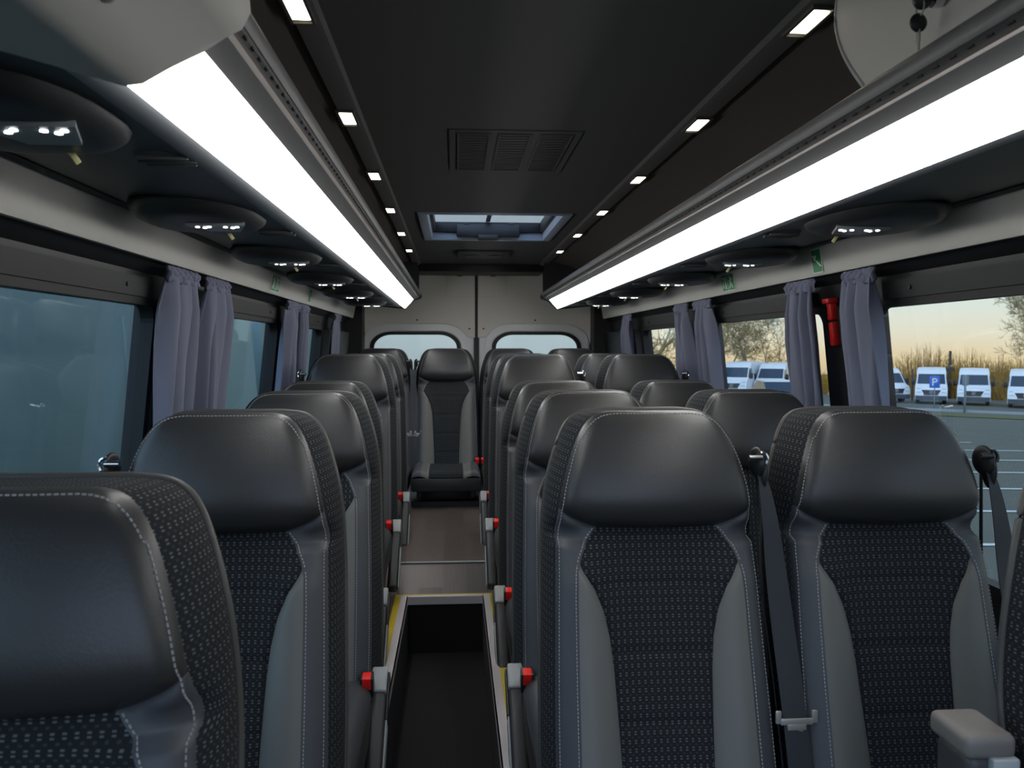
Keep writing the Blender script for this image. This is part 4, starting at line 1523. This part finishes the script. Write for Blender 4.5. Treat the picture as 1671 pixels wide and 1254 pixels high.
sign(1, 2.49, 0.050, 0.066, 'hammer', 'green sign with white hammer symbol above the red emergency hammer')
sign(1, 3.32, 0.105, 0.062, 'exit', 'green emergency exit sign on the right panel')
sign(-1, 3.50, 0.105, 0.062, 'exit', 'green emergency exit sign on the left panel, larger and nearer')
sign(-1, 4.32, 0.045, 0.060, 'hammer', 'narrow green sign on the left panel above the second curtain pair')

# =================================================================== OUTSIDE
def ground_z(x, y):
    return -2.3 - 0.022 * (max(x, 1.2) - 1.2) - 0.015 * max(y, 0.0)


g = bmesh.new()
gv = [[g.verts.new((x, y, ground_z(x, y))) for y in (-40, 0, 160)] for x in (-40, 1.2, 130)]
for i in range(2):
    for j in range(2):
        g.faces.new((gv[i][j], gv[i + 1][j], gv[i + 1][j + 1], gv[i][j + 1]))
o = put('floor_outside', bm_mesh(g, 'ground', False), M['asphalt'])
o.name = 'ground'
struct(o)
for i in range(8):
    yy = 7.8 + 2.5 * i
    V = []
    for x in (6.2, 16.5):
        for y in (yy - 0.07, yy + 0.07):
            V.append((x, y, ground_z(x, y) + 0.012))
    o = put('parking_line', mesh_from('parking_line', V, [(0, 2, 3, 1)], smooth=False), M['line'])
    struct(o)


def strip_poly(name, a, b, half, z_up, m, thick=0.02):
    """flat band on the ground between two (x, y) points"""
    A, B = Vector(a), Vector(b)
    d = (B - A).normalized()
    p_ = Vector((-d.y, d.x)) * half
    V = []
    for q in (A - p_, B - p_, B + p_, A + p_):
        V.append((q.x, q.y, ground_z(q.x, q.y) + z_up))
    for q in (A - p_, B - p_, B + p_, A + p_):
        V.append((q.x, q.y, ground_z(q.x, q.y) + z_up - thick))
    return struct(put(name, mesh_from(name, V, [(0, 1, 2, 3)] + [(i, 4 + i, 4 + (i + 1) % 4, (i + 1) % 4) for i in range(4)], smooth=False), m))


strip_poly('grass_verge', (13, 49.5), (43, 29.5), 1.6, 0.04, M['grass'])
strip_poly('kerb', (14.6, 53.6), (45, 33.6), 0.25, 0.12, M['kerb'], 0.14)


# vans
VM = {}
def van_meshes():
    side = [(0.0, 0.30), (0.0, 0.62), (0.03, 0.95), (0.12, 1.12), (0.45, 1.22), (0.62, 1.32), (1.22, 2.02), (1.42, 2.18), (1.75, 2.36), (2.3, 2.43), (5.6, 2.43), (5.75, 2.36), (5.85, 1.2), (5.85, 0.38), (5.0, 0.34), (1.0, 0.30)]
    bm = bmesh.new()
    secs = [(-1.0, 0.0), (-0.985, 0.10), (0.985, 0.10), (1.0, 0.0)]
    def halfw(z):
        return 0.99 - 0.11 * max(0.0, z - 1.1) / 1.3
    nx = 8
    grid = []
    for y, z in side:
        hw = halfw(z)
        row = []
        for i in range(nx + 1):
            u = i / nx * 2 - 1
            bul = (0.10 * u * u) if y < 1.6 else 0.0
            row.append(bm.verts.new((u * hw, y + bul, z - (0.03 * u ** 4 if z > 2.3 else 0))))
        grid.append(row)
    n = len(side)
    for j in range(n):
        j2 = (j + 1) % n
        for i in range(nx):
            bm.faces.new((grid[j][i], grid[j2][i], grid[j2][i + 1], grid[j][i + 1]))
    bm.faces.new([r[0] for r in grid])
    bm.faces.new([r[-1] for r in grid][::-1])
    VM['body'] = bm_mesh(bm, 'body', True, 28)
    def front_patch(name, x0a, x1a, ya, za, x0b, x1b, yb, zb, out=0.012, nx=8):
        bm = bmesh.new()
        d = Vector((0, yb - ya, zb - za)).normalized()
        nr = Vector((0, -d.z, d.y)) * out
        r = []
        for (xa, xb, y, z) in ((x0a, x1a, ya, za), (x0b, x1b, yb, zb)):
            rr = []
            for i in range(nx + 1):
                x = xa + (xb - xa) * i / nx
                rr.append((x, y + 0.10 * (x / 0.95) ** 2, z))
            r.append(rr)
        a0 = [[bm.verts.new(Vector(p) + nr) for p in q] for q in r]
        b0 = [[bm.verts.new(Vector(p) - nr * 2) for p in q] for q in r]
        for i in range(nx):
            bm.faces.new((a0[0][i], a0[0][i + 1], a0[1][i + 1], a0[1][i]))
            bm.faces.new((a0[0][i], b0[0][i], b0[0][i + 1], a0[0][i + 1]))
            bm.faces.new((a0[1][i], a0[1][i + 1], b0[1][i + 1], b0[1][i]))
        for i in (0, nx):
            bm.faces.new((a0[0][i], a0[1][i], b0[1][i], b0[0][i]))
        return bm_mesh(bm, name, True, 40)
    VM['windscreen'] = front_patch('windscreen', -0.86, 0.86, 0.66, 1.37, -0.80, 0.80, 1.24, 2.03)
    VM['grille'] = front_patch('grille', -0.42, 0.42, 0.005, 0.66, -0.60, 0.60, 0.04, 0.98, 0.02)
    VM['grille_trim'] = front_patch('grille_trim', -0.46, 0.46, 0.0, 0.61, -0.44, 0.44, 0.0, 0.66, 0.03)
    VM['bumper'] = front_patch('bumper', -0.96, 0.96, -0.02, 0.28, -0.97, 0.97, 0.0, 0.58, 0.03)
    for s in (-1, 1):
        VM['lamp%d' % s] = front_patch('headlamp', s * 0.62, s * 0.90, 0.02, 0.78, s * 0.66, s * 0.93, 0.10, 1.08, 0.02, 4)
        bm = bmesh.new()
        add_box(bm, s * 1.12 - 0.11, s * 1.12 + 0.11, 0.80, 0.95, 1.28, 1.68, 0.03)
        VM['mirror%d' % s] = bm_mesh(bm, 'mirror')
        bm = bmesh.new()
        wq = [(0.72, 1.38), (1.22, 1.98), (1.75, 2.0), (1.75, 1.36)]
        a_ = [bm.verts.new((s * (0.99 - 0.11 * (z - 1.1) / 1.3 + 0.008), y, z)) for y, z in wq]
        b_ = [bm.verts.new((s * (0.99 - 0.11 * (z - 1.1) / 1.3 - 0.02), y, z)) for y, z in wq]
        bm.faces.new(a_)
        bm.faces.new(b_)
        for i in range(4):
            bm.faces.new((a_[i], a_[(i + 1) % 4], b_[(i + 1) % 4], b_[i]))
        VM['sidewin%d' % s] = bm_mesh(bm, 'side_window', False)
    bm = bmesh.new()
    bmesh.ops.create_cone(bm, cap_ends=True, segments=24, radius1=0.34, radius2=0.34, depth=0.24, matrix=Matrix.Rotation(R(90), 4, 'Y'))
    VM['wheel'] = bm_mesh(bm, 'wheel')
    V, Fc = [], []
    tube_into(V, Fc, [(0.11 * math.cos(a * math.pi / 9), -0.035, 0.83 + 0.11 * math.sin(a * math.pi / 9)) for a in range(19)], 0.014, 6, False)
    for a in (90, 210, 330):
        tube_into(V, Fc, [(0, -0.035, 0.83), (0.11 * math.cos(R(a)), -0.035, 0.83 + 0.11 * math.sin(R(a)))], [0.02, 0.006], 5)
    VM['emblem'] = mesh_from('emblem', V, Fc)
    bm = bmesh.new()
    add_box(bm, -0.05, 0.05, 1.86, 1.98, 2.30, 2.385, 0.015)
    VM['roof_marker'] = bm_mesh(bm, 'roof_marker')


van_meshes()
def van(x, y, label, paint, rz=None, s=1.0, bumper=True):
    if rz is None:
        rz = math.atan2(-x, y)          # its front turned to the bus
    t = thing('parked_van', label, 'van', (x, y, ground_z(x, y)), rz, 'parked vans across the lot')
    t.scale = (s, s, s)
    put('body', VM['body'], None, t)
    t.children[0].data = t.children[0].data
    b_ = t.children[0]
    if not b_.data.materials:
        b_.data.materials.append(M['vanwhite'])
    b_.material_slots[0].link = 'OBJECT'
    b_.material_slots[0].material = paint
    for n_, mm in (('windscreen', 'vanglass'), ('grille', 'grille'), ('grille_trim', 'chrome'), ('emblem', 'chrome'), ('bumper', 'vangrey'), ('roof_marker', 'grille')):
        put(n_, VM[n_], M[mm], t)
    for q in (-1, 1):
        put('headlamp', VM['lamp%d' % q], M['lampglass'], t)
        put('mirror', VM['mirror%d' % q], M['grille'], t)
        put('side_window', VM['sidewin%d' % q], M['vanglass'], t)
        for wy in (1.05, 4.6):
            put('wheel', VM['wheel'], M['tyre'], t, (q * 0.82, wy, 0.34))
    return t


def at(rx, d):
    return rx * d, d


vx = lambda px: (px, )
V_LIST = [(0.341, 60.0, 'white van at the far left of the second right window', 0.28, 1.08), (0.387, 60.0, 'white van with light side wall, right of the leftmost one in the second window', 0.22, 1.06),
          (0.553, 56.0, 'white van half hidden behind the post of the front right window', 0.45, 1.0),
          (0.5975, 54.0, 'white van behind the blue parking sign', None, 1.0), (0.6535, 53.0, 'white van right of the parking sign, black grille', None, 1.0), (0.722, 50.0, 'white van cut by the right frame edge', None, 1.0)]
for rx, d, lb, turn, sc in V_LIST:
    x, y = at(rx, d)
    rz = math.atan2(-x, y)
    if turn is not None:
        rz += turn if rx > 0.5 else -turn
    van(x, y, lb, M['vanwhite'], rz, sc)
x, y = at(0.414, 68)
van(x, y, 'yellow van behind the dark car, showing beside the curtain', M['vanyellow'], None, 1.0)

# dark car in front of the vans
x, y = at(0.415, 40)
t = thing('parked_car', 'dark green car with pale roof in front of the vans', 'car', (x, y, ground_z(x, y)), math.atan2(-x, y) + 0.3)
def car_part(name, pts, hw, m, out=0.0):
    bm = bmesh.new()
    rr = []
    for x_ in (-hw, -hw * 0.5, 0, hw * 0.5, hw):
        rr.append([bm.verts.new((x_ * (1 - 0.14 * max(0, z - 0.9)), y_ + 0.12 * (x_ / hw) ** 2 * (1 if y_ < 2 else -1), z)) for y_, z in pts])
    n = len(pts)
    for a_, b_ in zip(rr, rr[1:]):
        for i in range(n):
            bm.faces.new((a_[i], b_[i], b_[(i + 1) % n], a_[(i + 1) % n]))
    bm.faces.new(rr[0])
    bm.faces.new(rr[-1][::-1])
    return put(name, bm_mesh(bm, name, True, 30), m, t)
car_part('body', [(0, 0.25), (0.0, 0.75), (0.15, 0.92), (1.05, 1.02), (4.0, 1.05), (4.25, 0.9), (4.25, 0.3)], 0.88, M['cargreen'])
car_part('windows', [(1.0, 1.02), (1.75, 1.52), (3.4, 1.54), (4.05, 1.04)], 0.84, M['vanglass'])
car_part('roof', [(1.72, 1.515), (1.85, 1.57), (3.3, 1.59), (3.45, 1.53)], 0.80, M['vanwhite'])
for q in (-1, 1):
    for wy in (0.8, 3.4):
        put('wheel', VM['wheel'], M['tyre'], t, (q * 0.78, wy, 0.32))

# parking sign: blue board with white P
x, y = at(0.602, 46.0)
t = thing('parking_sign', 'blue parking sign with a white P on a thin post before the vans', 'sign', (x, y, ground_z(x, y)), math.atan2(-x, y))
tube('post', [(0, 0, 0), (0, 0, 2.0)], 0.03, M['pole'], t)
box('board', -0.27, 0.27, -0.05, -0.02, 1.30, 1.98, M['blue'], t, 0.006)
pb = bmesh.new()
add_box(pb, -0.13, -0.06, -0.06, -0.045, 1.42, 1.86)
for i in range(8):
    a0, a1 = R(90 - 180 * i / 8), R(90 - 180 * (i + 1) / 8)
    q = [(0.02 + r * math.cos(a), 1.735 + r * math.sin(a)) for a, r in ((a0, 0.125), (a1, 0.125), (a1, 0.055), (a0, 0.055))]
    vq = [pb.verts.new((qx, -0.058, qz)) for qx, qz in q] + [pb.verts.new((qx, -0.045, qz)) for qx, qz in q]
    pb.faces.new(vq[:4])
    for k_ in range(4):
        pb.faces.new((vq[k_], vq[(k_ + 1) % 4], vq[4 + (k_ + 1) % 4], vq[4 + k_]))
add_box(pb, -0.06, 0.025, -0.06, -0.045, 1.79, 1.86)
add_box(pb, -0.06, 0.025, -0.06, -0.045, 1.61, 1.68)
put('letter_p', bm_mesh(pb, 'letter_p', False), M['line'], t)
x, y = at(0.642, 44.0)
t = thing('signpost', 'grey metal post with a back-turned plate between two white vans', 'post', (x, y, ground_z(x, y)), math.atan2(-x, y) + 0.9)
tube('post', [(0, 0, 0), (0, 0, 2.1)], 0.06, M['pole'], t)
box('plate', -0.25, 0.25, -0.02, 0.0, 1.50, 2.05, M['pole'], t, 0.005)
x, y = at(0.6215, 66.0)
t = thing('utility_pole', 'dark wooden utility pole rising behind the parked vans', 'pole', (x, y, ground_z(x, y)))
tube('pole', [(0, 0, 0), (0, 0, -ground_z(x, y) - 0.2)], [0.14, 0.11], M['darkpole'], t)
box('insulator', -0.35, 0.35, -0.1, 0.1, -ground_z(x, y) - 1.9, -ground_z(x, y) - 1.55, M['darkpole'], t, 0.02)

# chain fence posts
x, y = at(0.573, 60)
for i in range(4):
    xx, yy = x + i * 5.5, y - i * 3.6
    o = tube('fence_post', [(xx, yy, ground_z(xx, yy)), (xx, yy, ground_z(xx, yy) + 2.4)], 0.05, M['darkpole'])
    tag(o, 'thin dark fence post behind the parked vans', 'post', 'fence posts behind the vans')


# bare trees
def tree(x, y, height, spread, label, seed, levels=6, trunk_r=0.12, fork=0.25, m='bark', twist=0.42, name='bare_tree', lean=0.0, group=None, base=None):
    rnd = random.Random(seed)
    zb = ground_z(x, y) if base is None else base
    V, Fc = [], []
    def grow(p, d, L, r, lv):
        n = 3
        pts, rad = [p], [r]
        for i in range(n):
            d = (d + Vector((rnd.uniform(-1, 1), rnd.uniform(-1, 1), rnd.uniform(-0.5, 0.8))) * 0.12).normalized()
            p = p + d * (L / n)
            pts.append(p)
            rad.append(r * (1 - 0.35 * (i + 1) / n))
        tube_into(V, Fc, pts, rad, 5 if lv > 3 else 3, False)
        if lv == 0:
            return
        k_ = 3 if lv > 1 else 4
        for i in range(k_):
            a = rnd.uniform(0, 6.28)
            sp = twist * rnd.uniform(0.7, 1.5)
            u = d.orthogonal().normalized()
            v = d.cross(u)
            nd = (d * math.cos(sp) + (u * math.cos(a) + v * math.sin(a)) * math.sin(sp) * spread + Vector((0, 0, 0.12))).normalized()
            q = pts[-1] if i < 2 else pts[rnd.randint(1, 2)]
            grow(q, nd, L * rnd.uniform(0.62, 0.84), max(rad[-1] * rnd.uniform(0.5, 0.75), 0.007), lv - 1)
    grow(Vector((0, 0, 0)), Vector((lean, 0, 1)).normalized(), height * fork, trunk_r, levels)
    o = put(name, mesh_from(name, V, Fc), M[m], None, (x, y, zb - 0.05))
    zmax = max(v.z for v in V)
    sc = height / zmax
    o.scale = (sc, sc, sc)
    tag(o, label, 'tree', group)
    return o


x, y = at(0.332, 73)
tree(x, y, 9.6, 1.25, 'dense bare olive tree behind the leftmost white van', 3, 8, 0.14, 0.16, 'twig', 0.55)
x, y = at(0.360, 77)
tree(x, y, 8.8, 1.3, 'wide bare tree to the right of the dense olive one', 8, 7, 0.11, 0.14, 'twig', 0.6)
x, y = at(0.386, 70)
tree(x, y, 10.0, 0.7, 'slender pale bare birch, left one of the thin pair', 21, 5, 0.10, 0.45, 'bark', 0.35)
x, y = at(0.398, 71)
tree(x, y, 10.2, 0.7, 'slender pale bare birch, right one of the thin pair', 34, 5, 0.10, 0.47, 'bark', 0.35)
x, y = at(0.255, 50)
tree(x, y, 9.2, 1.3, 'bare yellowish tree filling the rearmost right window', 55, 8, 0.12, 0.15, 'twig', 0.6)
x, y = at(0.288, 62)
tree(x, y, 9.5, 1.2, 'bare tree seen beside the middle right curtains', 56, 6, 0.16, 0.16, 'twig', 0.55)
x, y = at(0.738, 58)
tree(x, y, 10.5, 1.3, 'large spreading bare tree at the right frame edge', 77, 8, 0.15, 0.20, 'twig', 0.5)
# scrub behind the vans: each bush its own clump of upright twigs
def bush(x, y, w_, h_, label, seed):
    rnd = random.Random(seed)
    V, Fc = [], []
    for i in range(420):
        a = rnd.uniform(0, 6.28)
        rr = math.sqrt(rnd.random()) * w_
        px, py = rr * math.cos(a), rr * math.sin(a) * 0.5
        H = h_ * (1 - 0.5 * (rr / w_) ** 2) * rnd.uniform(0.6, 1.0)
        dx, dy = px * 0.25 + rnd.uniform(-0.3, 0.3), rnd.uniform(-0.3, 0.3)
        tube_into(V, Fc, [(px, py, 0), (px + dx * 0.4, py + dy * 0.4, H * 0.5), (px + dx, py + dy, H)], [0.035, 0.022, 0.008], 3, False)
        for q in range(3):
            f_ = rnd.uniform(0.35, 0.9)
            s0 = Vector((px + dx * f_, py + dy * f_, H * f_))
            e0 = s0 + Vector((rnd.uniform(-0.4, 0.4), rnd.uniform(-0.3, 0.3), rnd.uniform(0.2, 0.6)))
            tube_into(V, Fc, [s0, e0], [0.016, 0.007], 3, False)
    o = put('bush', mesh_from('bush', V, Fc), M['ochre'], None, (x, y, ground_z(x, y) - 0.05))
    tag(o, label, 'bush', 'ochre scrub behind the parked vans')


BL = [(0.375, 70, 3.4, 2.7, 'low ochre scrub behind the vans in the second window'), (0.425, 72, 3.2, 2.6, 'ochre scrub beside the yellow van'), (0.545, 72, 3.0, 2.3, 'low ochre scrub left of the parking sign'),
      (0.590, 70, 3.3, 5.0, 'tall ochre scrub behind the van with the parking sign'), (0.640, 68, 3.2, 4.6, 'ochre scrub between the two fully seen vans'), (0.685, 66, 3.0, 4.0, 'ochre scrub left of the van at the frame edge'), (0.735, 64, 3.2, 4.2, 'ochre scrub behind the van at the frame edge')]
for i, (rx, d, w_, h_, lb) in enumerate(BL):
    x, y = at(rx, d)
    bush(x, y, w_, h_, lb, 100 + i)
# dense hedge backing the lot
V, Fc = [], []
n = 80
for i in range(n + 1):
    f_ = i / n
    d = 76 - 10 * f_
    rx = 0.20 + 0.60 * f_
    x, y = at(rx, d)
    h_ = 1.7 + 0.5 * noise.noise((i * 0.4, 0, 0)) + 0.4 * noise.noise((i * 1.3, 5, 0)) + 0.7 * max(0, (rx - 0.5) / 0.3)
    for dy, z in ((0, 0), (0.25, h_ * 0.7), (0.8, h_), (1.4, h_ * 0.8), (1.7, 0)):
        V.append((x, y + dy, ground_z(x, y) + z))
for i in range(n):
    for k_ in range(4):
        Fc.append((i * 5 + k_, (i + 1) * 5 + k_, (i + 1) * 5 + k_ + 1, i * 5 + k_ + 1))
o = put('hedge', mesh_from('hedge', V, Fc), M['ochre'])
tag(o, 'long ochre winter hedge along the far edge of the lot', 'hedge')

# pale van standing close by on the left, and the pale facade behind the rear doors
def side_van(y0, y1, label):
    t = thing('neighbouring_van', label, 'van', (-3.0, (y0 + y1) / 2, -2.3))
    h = (y1 - y0) / 2
    bm = bmesh.new()
    a_ = [bm.verts.new((x, -h, z)) for x, z in prof]
    b_ = [bm.verts.new((x, h, z)) for x, z in prof]
    for i in range(len(prof)):
        j = (i + 1) % len(prof)
        bm.faces.new((a_[i], a_[j], b_[j], b_[i]))
    bm.faces.new(a_)
    bm.faces.new(b_)
    put('body', bm_mesh(bm, 'body', True, 20), M['vanpale'], t)
    bm = bmesh.new()
    for yy in SEAMS:
        add_box(bm, 0.935, 0.985, yy - t.location.y, yy + 0.03 - t.location.y, 1.5, 2.5, 0.004, 2, Matrix.Translation((0.98, 0, 1.5)) @ Matrix.Rotation(R(-4.3), 4, 'Y') @ Matrix.Translation((-0.98 + 0.035, 0, -1.5)))
    put('panel_seam', bm_mesh(bm, 'panel_seam'), M['vanpale'], t)
    for wy in (-h + 1.3, h - 1.6):
        for q in (-1, 1):
            put('wheel', VM['wheel'], M['tyre'], t, (q * 0.84, wy, 0.34))


prof = [(-1.02, 0.35), (1.00, 0.35), (1.03, 0.9), (1.02, 1.4), (0.93, 2.6), (0.80, 2.78), (-0.80, 2.78), (-0.93, 2.6), (-1.02, 1.4)]
SEAMS = (5.3, 7.3)
side_van(2.2, 8.6, 'pale blue-grey side of a tall van parked close on the left')
SEAMS = (9.5, 12.0)
side_van(9.0, 15.5, 'pale van parked behind the tall one, seen in the rear left window')
o = box('building', -1.9, 2.6, 12.0, 12.5, -2.4, 4.0, M['facade'])
tag(o, 'pale plain building wall seen through the rear door windows', 'building')
bpy.context.view_layer.update()
